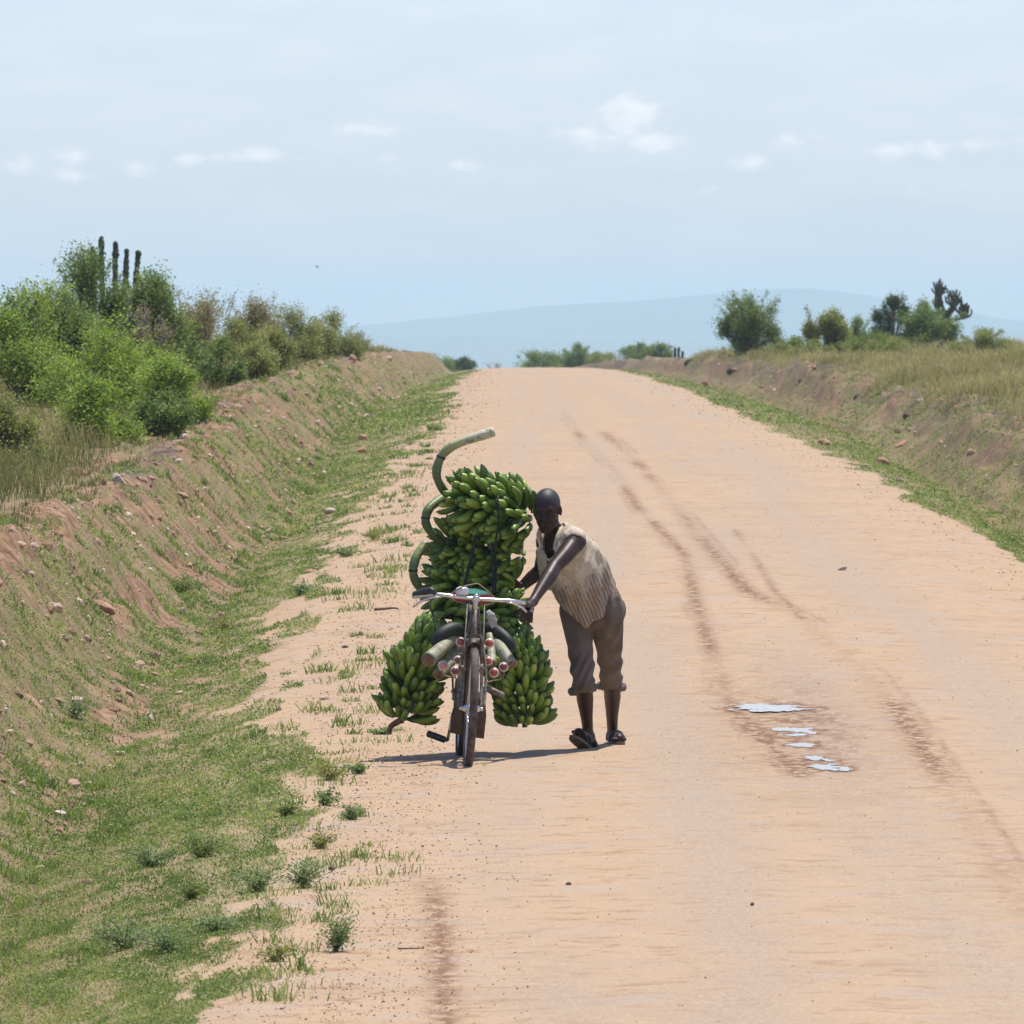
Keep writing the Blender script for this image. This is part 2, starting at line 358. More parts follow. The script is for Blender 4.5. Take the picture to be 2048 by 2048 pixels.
def grid(mb, X, D, **kw):
    ny, nx = X.shape; Z = ground(X, D)
    V = np.stack([X, D, Z], -1).reshape(-1, 3)
    i = np.arange(ny - 1)[:, None] * nx + np.arange(nx - 1)[None]
    Q = np.stack([i, i + 1, i + nx + 1, i + nx], -1).reshape(-1, 4)
    Xb = X - bend(D); gr = greenness(X, D)
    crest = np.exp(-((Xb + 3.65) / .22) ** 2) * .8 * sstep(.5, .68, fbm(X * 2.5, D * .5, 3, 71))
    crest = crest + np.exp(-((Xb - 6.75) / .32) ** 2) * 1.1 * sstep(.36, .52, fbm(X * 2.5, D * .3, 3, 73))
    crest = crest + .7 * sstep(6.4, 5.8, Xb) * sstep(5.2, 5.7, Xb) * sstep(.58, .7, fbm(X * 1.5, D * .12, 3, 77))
    bank = np.where(X < 1, sstep(XL(D) - .5, XL(D) - 1.6, X), sstep(XR(D) + .15, XR(D) + .8, X))
    pack = sum(k * np.exp(-((Xb - c - .5 * (fbm(D * .03, D * 0 + c, 2, 81) - .5)) / ww) ** 2) for c, ww, k in ((.15, .28, .8), (.95, .30, 1), (2.0, .32, .8), (3.1, .4, .9))) * sstep(.25, .6, fbm(X * 1.5, D * .10, 4, 83)) * (X > XL(D) + .5)
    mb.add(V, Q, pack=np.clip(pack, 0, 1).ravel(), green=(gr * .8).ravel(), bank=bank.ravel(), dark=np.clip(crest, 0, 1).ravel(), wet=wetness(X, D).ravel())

ROWS = np.concatenate([np.exp(np.arange(math.log(15), math.log(640), .0032)), np.geomspace(640, 1300, 16)])
def make_ground():
    s = np.concatenate([np.linspace(0, 3.8, 100), np.geomspace(3.9, 690, 40)])
    mb = MB(); D = np.repeat(ROWS[:, None], len(s), 1)
    X = XL(D) - s[None, ::-1]; grid(mb, X, D)
    s = np.concatenate([np.linspace(0, 3.4, 80), np.geomspace(3.5, 690, 40)]); D = np.repeat(ROWS[:, None], len(s), 1)
    grid(mb, XR(D) + s[None], D)
    # the strip that closes the sheet beyond the crest, then the plain out to the hills
    R2 = np.geomspace(1300, 20500, 26); sx = np.concatenate([-np.geomspace(700, 3, 24), np.linspace(-1, 4, 8), np.geomspace(6, 700, 24)])
    D = np.repeat(R2[:, None], len(sx), 1); k = (np.repeat(sx[None], len(R2), 0)) * (1 + (D - 1300) / 1300)
    grid(mb, k + bend(D) * 0, D)
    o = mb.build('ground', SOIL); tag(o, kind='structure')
    mb = MB(); t = np.linspace(0, 1, 170)
    D = np.repeat(ROWS[:, None], len(t), 1); grid(mb, XL(D) + (XR(D) - XL(D)) * t[None], D)
    o = mb.build('dirt_road', SOIL); tag(o, kind='structure')
make_ground()

HILL = simple('hill_scrub', (.07, .11, .07), (.12, .15, .10), .004, .95, detail=8)
def make_hills():
    def ridge(name, d0, prof, depth):
        px = np.linspace(-3500, 5500, 300); top = np.interp(px, [a for a, b in prof], [b for a, b in prof])
        top = np.convolve(np.pad(top, 6, 'edge'), np.ones(13) / 13, 'valid') + (fbm(px * .02, px * 0, 4, 91) - .5) * 5
        X = (px - 1024) / F * d0; Zt = CAMH + (HOR - top) / F * d0
        mb = MB(); rows = np.linspace(-1, 1, 25); V = []
        for r in rows:
            f = 1 - abs(r) ** 1.5
            V.append(np.stack([X, np.full_like(X, d0 + r * depth), -41 + (Zt + 41) * f + (fbm(X * .01, X * 0 + r * 6, 4, 93) - .5) * 14 * f * (1 - f)], 1))
        n = len(px); i = np.arange(len(rows) - 1)[:, None] * n + np.arange(n - 1)[None]
        mb.add(np.concatenate(V), np.stack([i, i + 1, i + n + 1, i + n], -1).reshape(-1, 4))
        tag(mb.build(name, HILL), kind='structure')
    ridge('hills', 18000, [(-3500, 640), (-1500, 630), (0, 650), (600, 652), (860, 651), (930, 630), (985, 610), (1060, 606), (1200, 610), (1340, 607), (1390, 590), (1440, 573), (1560, 571), (1640, 578), (1720, 576), (1800, 600), (1960, 640), (2300, 655), (5500, 640)], 1700)
    ridge('low_hills', 15500, [(-3500, 668), (500, 668), (740, 670), (950, 674), (1050, 671), (1200, 678), (1500, 676), (1800, 672), (5500, 672)], 1400)
make_hills()
def make_haze():
    m = bpy.data.materials.new('haze_air'); m.use_nodes = True; N, L = nodes_of(m.node_tree)
    out = N.new('ShaderNodeOutputMaterial'); v = N.new('ShaderNodeVolumePrincipled'); L.new(v.outputs[0], out.inputs['Volume'])
    v.inputs['Color'].default_value = HAZECOL; v.inputs['Density'].default_value = HAZEDEN; v.inputs['Anisotropy'].default_value = 0.0
    mb = MB(); box(mb, (0, 10290, 40), (6000, 0, 0), (0, 10500, 0), (0, 0, 85))
    tag(mb.build('haze', m, smooth=False), 'pale blue haze in the air down the road and over the hills', 'haze', kind='stuff')
HAZECOL = (.645, .885, 1.0, 1); HAZEDEN = 1.05e-4
make_haze()

# ------------------------------------------------------------------ grass and plants
GREEN_ST = [(0, (.085, .15, .035)), (.35, (.165, .24, .06)), (.62, (.26, .32, .11)), (.8, (.36, .36, .16)), (1, (.50, .42, .26))]
DRY_ST = [(0, (.13, .15, .045)), (.3, (.23, .22, .085)), (.6, (.36, .30, .14)), (1, (.50, .41, .23))]
M_GRASS = leaf_mat('grass_blades', GREEN_ST, .48, .6)
M_DRY = leaf_mat('dry_grass_blades', DRY_ST, .35, .7)

def blades(mb, base, h, w, lean, tint, rng):
    """base (n,3), h,w,lean,tint (n,): bent two-segment blades"""
    n = len(base); a = rng.uniform(0, 2 * np.pi, n); dx, dy = np.cos(a), np.sin(a)
    b = rng.uniform(0, 2 * np.pi, n); sx, sy = np.cos(b) * w * .5, np.sin(b) * w * .5 * .6
    V = np.zeros((n, 5, 3)); V[:, 0] = base; V[:, 1] = base
    V[:, 0, 0] -= sx; V[:, 1, 0] += sx; V[:, 0, 1] -= sy; V[:, 1, 1] += sy
    V[:, 0:2, 2] -= .01
    mid = base + np.stack([dx * lean * .35 * h, dy * lean * .35 * h, h * .62], 1)
    V[:, 2] = mid; V[:, 3] = mid; V[:, 2, 0] += sx * .8; V[:, 3, 0] -= sx * .8; V[:, 2, 1] += sy * .8; V[:, 3, 1] -= sy * .8
    V[:, 4] = base + np.stack([dx * lean * h, dy * lean * h, h * (1 - .25 * np.minimum(lean, 1.6))], 1)
    i = np.arange(n)[:, None] * 5
    mb.add(V.reshape(-1, 3), (i + np.array([[0, 1, 2, 3]])), (i + np.array([[3, 2, 4]])), tint=np.repeat(np.clip(tint, 0, 1), 5))

def leaves(mb, pts, size, rng, tint, asp=.55):
    n = len(pts); d1 = rng.normal(0, 1, (n, 3)); d1[:, 2] *= .7; d1 /= np.linalg.norm(d1, axis=1)[:, None]
    d2 = np.cross(d1, rng.normal(0, 1, (n, 3))); d2 /= np.linalg.norm(d2, axis=1)[:, None] + 1e-9
    L = size * rng.uniform(.6, 1.3, n); L = L[:, None]
    V = np.stack([pts, pts + d1 * L * .5 + d2 * L * .5 * asp, pts + d1 * L, pts + d1 * L * .5 - d2 * L * .5 * asp], 1).reshape(-1, 3)
    mb.add(V, np.arange(n * 4).reshape(-1, 4), tint=np.repeat(np.clip(tint, 0, 1), 4))

def make_grass():
    rng = np.random.default_rng(11)
    # verge turf on both sides, thinned with distance
    mb = MB()
    N = 1400000
    y = rng.uniform(738, 2150, N); d = np.interp(y, [738, 742, 745, 760, 800, 880, 1050, 1265, 1500, 1840, 2150], [440, 400, 380, 289, 212, 153, 112, 84, 66, 50, 41])
    d = d * rng.uniform(.97, 1.03, N); u = rng.uniform(0, 1, N)
    left = rng.uniform(0, 1, N) < .56
    xl0 = np.maximum(-1150 * d / F, -3.95); X = np.where(left, xl0 + u * (XL(d) + .12 - xl0), XR(d) - .1 + u * (np.minimum(7.2, 1150 * d / F) - XR(d) + .2))
    keep = left | (1150 * d / F > XR(d))
    g = greenness(X, d); keep &= rng.uniform(0, 1, N) < g * (.30 + .70 * sstep(.35, .62, fbm(X * 8, d * 1.6, 3, 121)))
    X, d = X[keep], d[keep]; n = len(X)
    z = ground(X, d); patch = fbm(X * 2.5, d * .35, 3, 101); p2 = fbm(X * 9, d * 2, 3, 103)
    big = sstep(.5, .72, p2) * sstep(.45, .6, patch)
    h = (.008 + .022 * rng.uniform(0, 1, n) ** 1.6) * (.5 + .8 * p2) * (1 + 1.2 * big) * (d / 55) ** .25
    Xb = X - bend(d); onbank = sstep(-2.7, -3.2, Xb) * (X < 0)
    tint = .40 + (patch - .5) * 1.0 + (fbm(X * 5, d * .9, 2, 137) - .5) * .6 + rng.normal(0, .21, n) - .22 * big + .22 * onbank + .10 * (X > 3)
    tint = np.where(rng.uniform(0, 1, n) < .07, .95, tint)
    lf = rng.uniform(0, 1, n) < .62; bl = ~lf
    blades(mb, np.stack([X, d, z], 1)[bl], h[bl], (.0032 * (d / 50) ** .8 * rng.uniform(.7, 1.8, n))[bl], rng.uniform(.5, 2.2, n)[bl], tint[bl], rng)
    # creeping leaves between the blades, heaped into low cushions
    cl = sstep(.5, .75, fbm(X * 6, d * 1.0, 3, 131)); hz = z + rng.uniform(0, 1, n) ** 1.5 * (.012 + .060 * cl * sstep(.35, .6, patch))
    for lo, hi in ((40, 58), (58, 80), (80, 115), (115, 170), (170, 460)):
        q = lf & (d >= lo) & (d < hi)
        if q.any(): leaves(mb, np.stack([X, d, hz], 1)[q], .0135 * (np.sqrt(lo * hi) / 50) ** .8, rng, tint[q] + .06, .6)
    # stray sprouts on the sandy edge and tussocks on the bank
    n = 30000; cd = np.exp(rng.uniform(np.log(44), np.log(230), 900)); cx = np.where(rng.uniform(0, 1, 900) < .24, XL(cd) + np.minimum(rng.normal(-.02, .15, 900), .28), -3.7 + 1.3 * rng.uniform(0, 1, 900)); k = rng.integers(0, 900, n); r = rng.uniform(.02, .09, 900)
    X = cx[k] + rng.normal(0, 1, n) * r[k]; d = cd[k] + rng.normal(0, 1, n) * r[k] * 1.5; tz = rng.uniform(.15, .75, 900)[k] + rng.normal(0, .15, n)
    blades(mb, np.stack([X, d, ground(X, d)], 1), rng.uniform(.015, .085, n) * (.5 + rng.uniform(0, 1, 900)[k]), .0045 * (d / 50) ** .8 * rng.uniform(.7, 1.8, n), rng.uniform(.3, 1.8, n), tz, rng)
    tag(mb.build('grass', M_GRASS, smooth=False), 'short green turf and creeping weeds on the verges', 'grass', kind='stuff')
    # long dry grass behind both banks
    mb = MB(); N = 175000
    left = rng.uniform(0, 1, N) < .55
    d = np.where(left, np.exp(rng.uniform(np.log(62), np.log(420), N)), np.exp(rng.uniform(np.log(120), np.log(420), N)))
    X = np.where(left, -3.75 - 7.5 * rng.uniform(0, 1, N) ** 1.5 * np.clip(d / 150, .6, 1.6), 6.55 + 9 * rng.uniform(0, 1, N) ** 1.5 * np.clip(d / 220, .7, 1.6)) + bend(d)
    far = left & (rng.uniform(0, 1, N) < .14); X = np.where(far, -6 - 34 * rng.uniform(0, 1, N) ** 1.6, X)
    px = X / d * F + 1024; px = np.where(far, 500, px); n1 = fbm(X * 1.1, d * .22, 3, 111)
    keep = (px > -120) & (px < 2170) & (rng.uniform(0, 1, N) < sstep(.28, .5, n1))
    X, d, n1 = X[keep], d[keep], n1[keep]; n = len(X); z = ground(X, d)
    h = (.12 + .33 * rng.uniform(0, 1, n)) * (.45 + 1.0 * fbm(X * 2, d * .4, 2, 113)) * np.where(X < 0, 1.0, 1.1) * np.where(X < 0, sstep(3.5, 4.5, np.abs(X - bend(d)) - .3), sstep(6.3, 7.4, X - bend(d)))
    h = np.maximum(h, .07)
    tint = np.clip(.42 + (fbm(X * .7, d * .1, 3, 115) - .5) * 1.2 + rng.normal(0, .18, n) + np.where(X < 0, -.06, .24), 0, 1)
    blades(mb, np.stack([X, d, z], 1), h, .006 * (d / 100) ** .8 * rng.uniform(.7, 1.5, n), rng.uniform(.15, .9, n), tint, rng)
    tag(mb.build('dry_grass', M_DRY, smooth=False), 'long straw coloured grass behind both roadside banks', 'dry grass', kind='stuff')
make_grass()

LEAF = {
 'bright': leaf_mat('bright_leaves', [(0, (0.109, 0.162, 0.0358)), (.4, (0.241, 0.322, 0.0626)), (.75, (0.38, 0.451, 0.107)), (.97, (0.482, 0.515, 0.197)), (1, (0.9, 0.579, 0.0537))], .5),
 'mid': leaf_mat('mid_green_leaves', [(0, (0.0898, 0.139, 0.0424)), (.5, (0.196, 0.256, 0.0762)), (1, (0.343, 0.381, 0.144))], .45),
 'dark': leaf_mat('dark_leaves', [(0, (0.0438, 0.075, 0.0275)), (.5, (0.0813, 0.131, 0.0438)), (1, (0.15, 0.206, 0.0813))], .4),
 'olive': leaf_mat('olive_leaves', [(0, (0.16, 0.175, 0.0582)), (.5, (0.291, 0.299, 0.109)), (1, (0.466, 0.437, 0.189))], .45),
 'brown': leaf_mat('dry_brown_leaves', [(0, (0.2, 0.163, 0.0875)), (.5, (0.325, 0.275, 0.144)), (1, (0.413, 0.362, 0.175))], .45),
 'weed': leaf_mat('weed_leaves', [(0, (0.115, 0.176, 0.0743)), (.5, (0.23, 0.304, 0.142)), (1, (0.392, 0.459, 0.257))], .45),
}
TWIG = {'grey': simple('grey_twig_bark', (.16, .13, .10), (.30, .26, .21), 30, .9), 'brown': simple('brown_twig_bark', (.09, .065, .045), (.18, .13, .09), 30, .9)}

def shrub(name, label, cat, px, top, wpx, d, kind, nleaf, leaf, twig='brown', group=None, twigs=60, sprigs=6, sprig_h=.22, fill=.55, spread=1.0, lobes=9, seed=0, depth=.9, base=None, blossom=0):
    """a bush whose crown spans wpx picture columns round px and reaches row top at distance d"""
    rng = np.random.default_rng(1000 + seed); X = (px - 1024) / F * d
    zb = G(X, d) if base is None else base; zt = CAMH + (HOR - top) / F * d; Hh = max(zt - zb, .25); Wd = wpx / F * d / 2
    root = np.array([X, d, zb]); e = empty(name, root, label, cat, group)
    # lobes: clumps of twigs inside the crown's outline
    lc = []; lr = []
    for k in range(lobes):
        a = rng.uniform(0, 2 * math.pi); rr = math.sqrt(rng.uniform(0, 1)) * .85; h = rng.uniform(.16, .88)
        w = (1 - .5 * max(0, h - .5) / .5)
        lc.append([rr * math.cos(a) * Wd * w, rr * math.sin(a) * Wd * depth * w, h * Hh * (.86 if k else .82)]); lr.append(rng.uniform(.28, .48) * Wd)
    lc[0][0] *= .2; lc[0][2] = Hh * .84
    lc = np.array(lc); lr = np.array(lr)
    tips = []; wood = MB()
    for k in range(twigs):
        j = k % lobes; v = rng.normal(0, 1, 3); v /= np.linalg.norm(v); rad = lr[j] * rng.uniform(.35, 1.0)
        tip = lc[j] + v * np.array([rad, rad, min(rad, Hh * .22)]); tip[2] = np.clip(tip[2], .04 * Hh, Hh * 1.02)
        b0 = np.array([rng.normal(0, .06) * Wd, rng.normal(0, .06) * Wd, -.05]); m = lc[j] * rng.uniform(.45, .75) + rng.normal(0, .05, 3) * Wd
        pth = smooth_path([root + b0, root + m, root + lc[j] * .6 + tip * .4 * np.array([1, 1, 1]), root + tip], 9)
        pth[1:] += rng.normal(0, .012, (8, 3)) * Wd
        r0 = .012 * Hh ** .5 * rng.uniform(.5, 1.2); tube(wood, pth, np.linspace(r0, r0 * .22, 9), 4, False)
        tips.append((pth[4:], 1.0))
    for k in range(sprigs):
        a = rng.uniform(0, 2 * math.pi); rr = rng.uniform(.2, .95) * Wd; b = root + np.array([rr * math.cos(a) * .6, rr * math.sin(a) * .6, Hh * rng.uniform(.5, .8)])
        q = b + np.array([math.cos(a) * rng.uniform(.1, .45) * Wd, math.sin(a) * .3 * Wd, Hh * sprig_h * rng.uniform(.5, 1.3)]); q[2] = min(q[2], zb + Hh * (1 + sprig_h * .5))
        pth = smooth_path([b, (b + q) / 2 + rng.normal(0, .04, 3) * Wd, q], 8); tube(wood, pth, np.linspace(.006, .002, 8) * Hh ** .5, 4, False)
        tips.append((pth[2:], .49))
    fo = MB()
    per = max(1, int(nleaf * 2.4) // len(tips))
    # a skirt of low foliage so the crown reaches the grass
    if kind != 'brown' or nleaf > 2000:
        for k in range(14):
            a = rng.uniform(0, 2 * math.pi); rr = rng.uniform(.25, .95); q = root + np.array([rr * Wd * math.cos(a), rr * Wd * depth * math.sin(a), Hh * rng.uniform(.03, .28)]); tips.append((np.linspace(root * .4 + q * .6, q, 5), .7))
    for pth, wgt in tips:
        n = max(2, int(per * wgt * rng.uniform(.5, 1.5))); i = rng.integers(0, len(pth), n)
        sp = .085 * Hh ** .4 * Wd ** .4 * (spread if wgt == 1 else .35 if wgt < .5 else spread)
        pts = pth[i] + rng.normal(0, 1, (n, 3)) * sp * (1.2 if fill > .5 else .7)
        t0 = rng.uniform(.2, .75); tint = t0 + rng.normal(0, .17, n); tint = np.clip(tint, 0, .96)
        if blossom: tint[rng.uniform(0, 1, n) < blossom] = 1.0
        pts[:, 2] = np.maximum(pts[:, 2], zb + .02)
        leaves(fo, pts, leaf * .82, rng, tint)
    wood.build('branches', TWIG[twig], e, root); fo.build('foliage', LEAF[kind], e, root, smooth=False)
    return e

GL = 'bushes on top of the left bank'; GR = 'bushes and trees along the right bank'; GC = 'bushes beyond the crest of the road'
S = shrub
# left bank, near to far
S('leafy_bush', 'bright green leafy bush dotted with orange blossoms above the left bank, nearest the camera', 'bush', 220, 645, 270, 136, 'bright', 12000, .05, group=GL, twigs=110, seed=1, lobes=14, blossom=.004, sprig_h=.12)
S('leafy_bush', 'bright green bush hanging over the bare soil edge, right of the blossoming bush', 'bush', 340, 718, 170, 131, 'bright', 7500, .048, group=GL, twigs=80, seed=2, lobes=12, sprig_h=.1)
S('leafy_bush', 'green bush at the left edge of the picture below the cactus stems', 'bush', 60, 560, 240, 143, 'bright', 9000, .052, group=GL, twigs=90, seed=3, lobes=12)
S('leafy_bush', 'tall mid green bush wrapped round the dark cactus stems', 'bush', 165, 490, 200, 167, 'mid', 12000, .055, group=GL, twigs=100, seed=4, lobes=12, sprigs=10, sprig_h=.18)
S('leafy_bush', 'dark green rounded bush just right of the cactus stems', 'bush', 300, 530, 150, 166, 'mid', 7500, .055, group=GL, twigs=90, seed=5, lobes=10, sprigs=9)
S('dead_bush', 'bare grey tangle of dead twigs in front of the dark rounded bush', 'bush', 295, 600, 170, 158, 'brown', 1300, .04, 'grey', GL, twigs=150, seed=6, fill=.4, lobes=12, sprigs=14)
S('twiggy_bush', 'grey brown thorny bush with thin leaves between the rounded bush and the tall sprig', 'bush', 400, 582, 190, 182, 'brown', 5000, .045, 'grey', GL, twigs=150, seed=7, lobes=12, sprigs=18, sprig_h=.25)
S('leafy_bush', 'green climbing bush leaning on the grey brown thorny bush', 'bush', 440, 672, 90, 160, 'mid', 3500, .05, group=GL, twigs=60, seed=8, lobes=7)
S('twiggy_bush', 'brown thorny bush with one tall leafy sprig against the sky', 'bush', 500, 590, 150, 200, 'brown', 5000, .05, 'grey', GL, twigs=140, seed=9, lobes=10, sprigs=10, sprig_h=.22)
S('twiggy_bush', 'olive bush with pointed top above the dry grass on the left', 'bush', 578, 612, 120, 226, 'olive', 4500, .055, 'grey', GL, twigs=110, seed=10, lobes=9, sprigs=10)
S('leafy_bush', 'dark olive bush at the right end of the left thicket', 'bush', 668, 622, 120, 255, 'olive', 5200, .06, group=GL, twigs=110, seed=11, lobes=9, sprigs=10, sprig_h=.16)
S('twiggy_bush', 'low brown bush with a leaning bare sprig beside the end of the thicket', 'bush', 715, 668, 60, 262, 'brown', 1400, .05, 'grey', GL, twigs=60, seed=12, lobes=6, sprigs=8, sprig_h=.4)
S('leafy_bush', 'pale green low bush in the long grass under the thorny bushes', 'bush', 505, 690, 120, 172, 'olive', 3500, .05, group=GL, twigs=70, seed=13, lobes=8)
S('leafy_bush', 'small green bush low down at the left edge beside the bare bank', 'bush', 20, 800, 170, 112, 'olive', 3500, .045, group=GL, twigs=60, seed=14, lobes=8)
S('leafy_bush', 'low bright green bush at the foot of the blossoming bush, over the dry grass', 'bush', 180, 752, 220, 121, 'bright', 7000, .046, group=GL, twigs=90, seed=51, lobes=12, sprig_h=.1)
S('leafy_bush', 'low green bush where the dry grass meets the bare soil edge', 'bush', 335, 785, 130, 122, 'mid', 4500, .046, group=GL, twigs=70, seed=52, lobes=10, sprig_h=.1)
S('leafy_bush', 'green bush beyond the crest between the bright one and the spiky one', 'bush', 1118, 712, 110, 720, 'mid', 3500, .12, group=GC, twigs=70, seed=53, lobes=9)
S('leafy_bush', 'olive bush beyond the crest right of the spiky dark one', 'bush', 1190, 706, 90, 730, 'olive', 3200, .12, group=GC, twigs=70, seed=54, lobes=9)
S('leafy_bush', 'wide low green bush beyond the crest joining the left bank to the gap', 'bush', 890, 720, 150, 730, 'mid', 3600, .12, group=GC, twigs=70, seed=55, lobes=10)
S('leafy_bush', 'green scrub between the thorn tree and the pointed olive bush', 'bush', 1585, 678, 110, 335, 'mid', 5000, .07, group=GR, twigs=80, seed=56, lobes=9)
S('leafy_bush', 'broad green bush behind the blossoming bush at the left edge', 'bush', 120, 590, 240, 156, 'mid', 8000, .055, group=GL, twigs=100, seed=41, lobes=14)
S('leafy_bush', 'green bush filling the gap between the dead twigs and the climbing bush', 'bush', 365, 640, 130, 170, 'mid', 5500, .055, group=GL, twigs=80, seed=42, lobes=10)
S('twiggy_bush', 'low olive bush behind the pale green one in the long grass', 'bush', 540, 650, 130, 195, 'olive', 5000, .055, 'grey', GL, twigs=90, seed=43, lobes=10)
S('twiggy_bush', 'rounded brown olive bush between the pointed bush and the end of the thicket', 'bush', 625, 645, 110, 236, 'olive', 5000, .06, 'grey', GL, twigs=90, seed=44, lobes=9)
S('leafy_bush', 'dense yellow green bush under the brown thorny bush with the tall sprig', 'bush', 470, 640, 110, 190, 'olive', 4500, .055, group=GL, twigs=80, seed=45, lobes=9)
S('leafy_bush', 'bright green bush low in front of the dead twigs', 'bush', 290, 690, 130, 146, 'bright', 6000, .05, group=GL, twigs=80, seed=46, lobes=10)
S('leafy_bush', 'olive bush on the skyline behind the pointed spire', 'bush', 1690, 655, 110, 335, 'olive', 5000, .07, group=GR, twigs=80, seed=47, lobes=9)
S('leafy_bush', 'wide low green scrub left of the big rounded tree', 'bush', 1740, 668, 130, 310, 'mid', 5500, .065, group=GR, twigs=80, seed=48, lobes=10)
S('leafy_bush', 'low yellow green scrub at the foot of the pointed olive bush', 'bush', 1625, 690, 110, 290, 'olive', 4500, .06, group=GR, twigs=80, seed=49, lobes=9)
S('leafy_bush', 'green scrub right of the big rounded tree, partly past the edge', 'bush', 1945, 685, 110, 330, 'mid', 4500, .065, group=GR, twigs=70, seed=50, lobes=9)
# right bank
S('acacia_tree', 'feathery dark green thorn tree standing alone on the right bank', 'tree', 1502, 592, 150, 330, 'mid', 11000, .075, group=GR, twigs=190, seed=21, lobes=16, sprigs=60, sprig_h=.26, spread=.62)
S('leafy_bush', 'olive green bush with a pointed spire right of the thorn tree', 'bush', 1652, 622, 110, 300, 'olive', 9000, .07, group=GR, spread=.75, twigs=110, seed=22, lobes=9, sprigs=10, sprig_h=.25)
S('leafy_bush', 'small dark bush between the pointed olive bush and the round tree', 'bush', 1717, 636, 62, 318, 'mid', 3000, .065, group=GR, twigs=70, seed=23, lobes=7)
S('round_tree', 'big rounded green tree at the right end of the bank', 'tree', 1858, 606, 150, 360, 'mid', 15000, .085, group=GR, spread=.8, twigs=120, seed=24, lobes=16, sprigs=5, sprig_h=.08)
S('dark_tree', 'dark crowned tree behind the left side of the big rounded tree', 'tree', 1785, 584, 84, 385, 'dark', 7000, .085, group=GR, spread=.7, twigs=80, seed=25, lobes=9, sprigs=8)
S('leafy_bush', 'yellow green low bush in front of the big rounded tree', 'bush', 1790, 676, 150, 285, 'olive', 5500, .06, group=GR, twigs=90, seed=26, lobes=10)
S('leafy_bush', 'low olive bush in the dry grass at the right edge', 'bush', 1960, 660, 130, 300, 'olive', 4500, .06, group=GR, twigs=80, seed=27, lobes=9)
S('leafy_bush', 'low green shrub hugging the foot of the thorn tree', 'bush', 1560, 690, 90, 322, 'olive', 3000, .06, group=GR, twigs=60, seed=28, lobes=7)
# beyond the crest of the road
ZC = -1.2
S('leafy_bush', 'rounded dark green bush beyond the crest, left of the road', 'bush', 868, 710, 130, 700, 'mid', 3500, .12, group=GC, twigs=70, seed=31, lobes=10, sprig_h=.1)
S('leafy_bush', 'lower green bush beyond the crest, touching the end of the left bank', 'bush', 820, 716, 81, 690, 'mid', 2500, .12, group=GC, twigs=60, seed=32, lobes=8)
S('leafy_bush', 'small grey leafed bush beyond the crest, last on the left before the gap', 'bush', 925, 716, 70, 705, 'dark', 2600, .12, 'grey', GC, twigs=60, seed=33, lobes=7)
S('dead_bush', 'leafless twiggy bush standing in the gap at the crest of the road', 'bush', 990, 722, 62, 720, 'brown', 120, .08, 'grey', GC, twigs=60, seed=34, lobes=7, sprigs=10, fill=.3)
S('leafy_bush', 'bright green bush beyond the crest, first on the right of the gap', 'bush', 1075, 701, 130, 690, 'mid', 3500, .12, group=GC, twigs=70, seed=35, lobes=9)
S('leafy_bush', 'spiky dark green bush beyond the crest above the middle of the road', 'bush', 1158, 690, 100, 700, 'mid', 4200, .12, group=GC, twigs=70, seed=36, lobes=8, sprigs=12, sprig_h=.2)
S('leafy_bush', 'low pale green bush beyond the crest between two darker ones', 'bush', 1220, 709, 130, 680, 'olive', 2800, .12, group=GC, twigs=60, seed=37, lobes=8)
S('leafy_bush', 'dark green bush beyond the crest over the right edge of the road', 'bush', 1280, 690, 100, 660, 'mid', 4200, .12, group=GC, twigs=70, seed=38, lobes=8, sprigs=8)
S('leafy_bush', 'leaning green bush beyond the crest beside the two cactus stubs', 'bush', 1318, 689, 80, 640, 'mid', 2600, .11, group=GC, twigs=60, seed=39, lobes=7, sprigs=8)

# candelabra cacti
M_CACT = simple('cactus_skin', (.035, .055, .02), (.10, .11, .05), 9, .7, bump=.5, bdist=.02)
def cactus_stem(mb, pts, r, seed):
    rng = np.random.default_rng(seed); p = smooth_path(pts, 40); t = np.linspace(0, 1, 40); T = np.gradient(p, axis=0)
    V = []; sides = 10; a = np.arange(sides) * 2 * math.pi / sides; u = np.array([1, 0, 0.])
    for i in range(40):
        w = norm(T[i]); u = norm(u - w * np.dot(u, w)); v = np.cross(w, u)
        rr = r * (1 + .08 * math.sin(t[i] * 34 + seed) + .10 * math.sin(t[i] * 13 + 2 * seed)) * (.75 if i < 3 else 1) * (1 if i < 37 else (.95, .8, .3)[i - 37])
        rad = rr * np.where(np.arange(sides) % 2 == 0, 1.12, .78) * (1 + rng.normal(0, .13, sides))
        V.append(p[i] + rad[:, None] * (np.cos(a)[:, None] * u + np.sin(a)[:, None] * v))
    k = np.arange(sides); k2 = (k + 1) % sides
    Q = np.concatenate([np.stack([i * sides + k, i * sides + k2, (i + 1) * sides + k2, (i + 1) * sides + k], 1) for i in range(39)])
    mb.add(np.concatenate(V), Q)
def cactus(label, stems, d, r, seed, cat='cactus', branches=(), group=None):
    bx = np.mean([s[0][0] for s in stems]); X = (bx - 1024) / F * d; org = np.array([X, d, G(X, d)])
    e = empty('candelabra_cactus', org, label, cat, group)
    for k, s in enumerate(stems):
        mb = MB(); cactus_stem(mb, [P(x, y, d + .15 * ((k * 7) % 5 - 2)) for x, y in s], r, seed + k); mb.build('stem', M_CACT, e, org)
    return e
cactus('tall candelabra cactus with five thick stems rising out of the left thicket', [[(187, 640), (186, 560), (185, 492)], [(205, 640), (203, 540), (203, 472)], [(232, 640), (230, 560), (231, 482)], [(248, 640), (251, 560), (254, 497)], [(268, 650), (272, 560), (277, 500)]], 169.5, .044, 3)
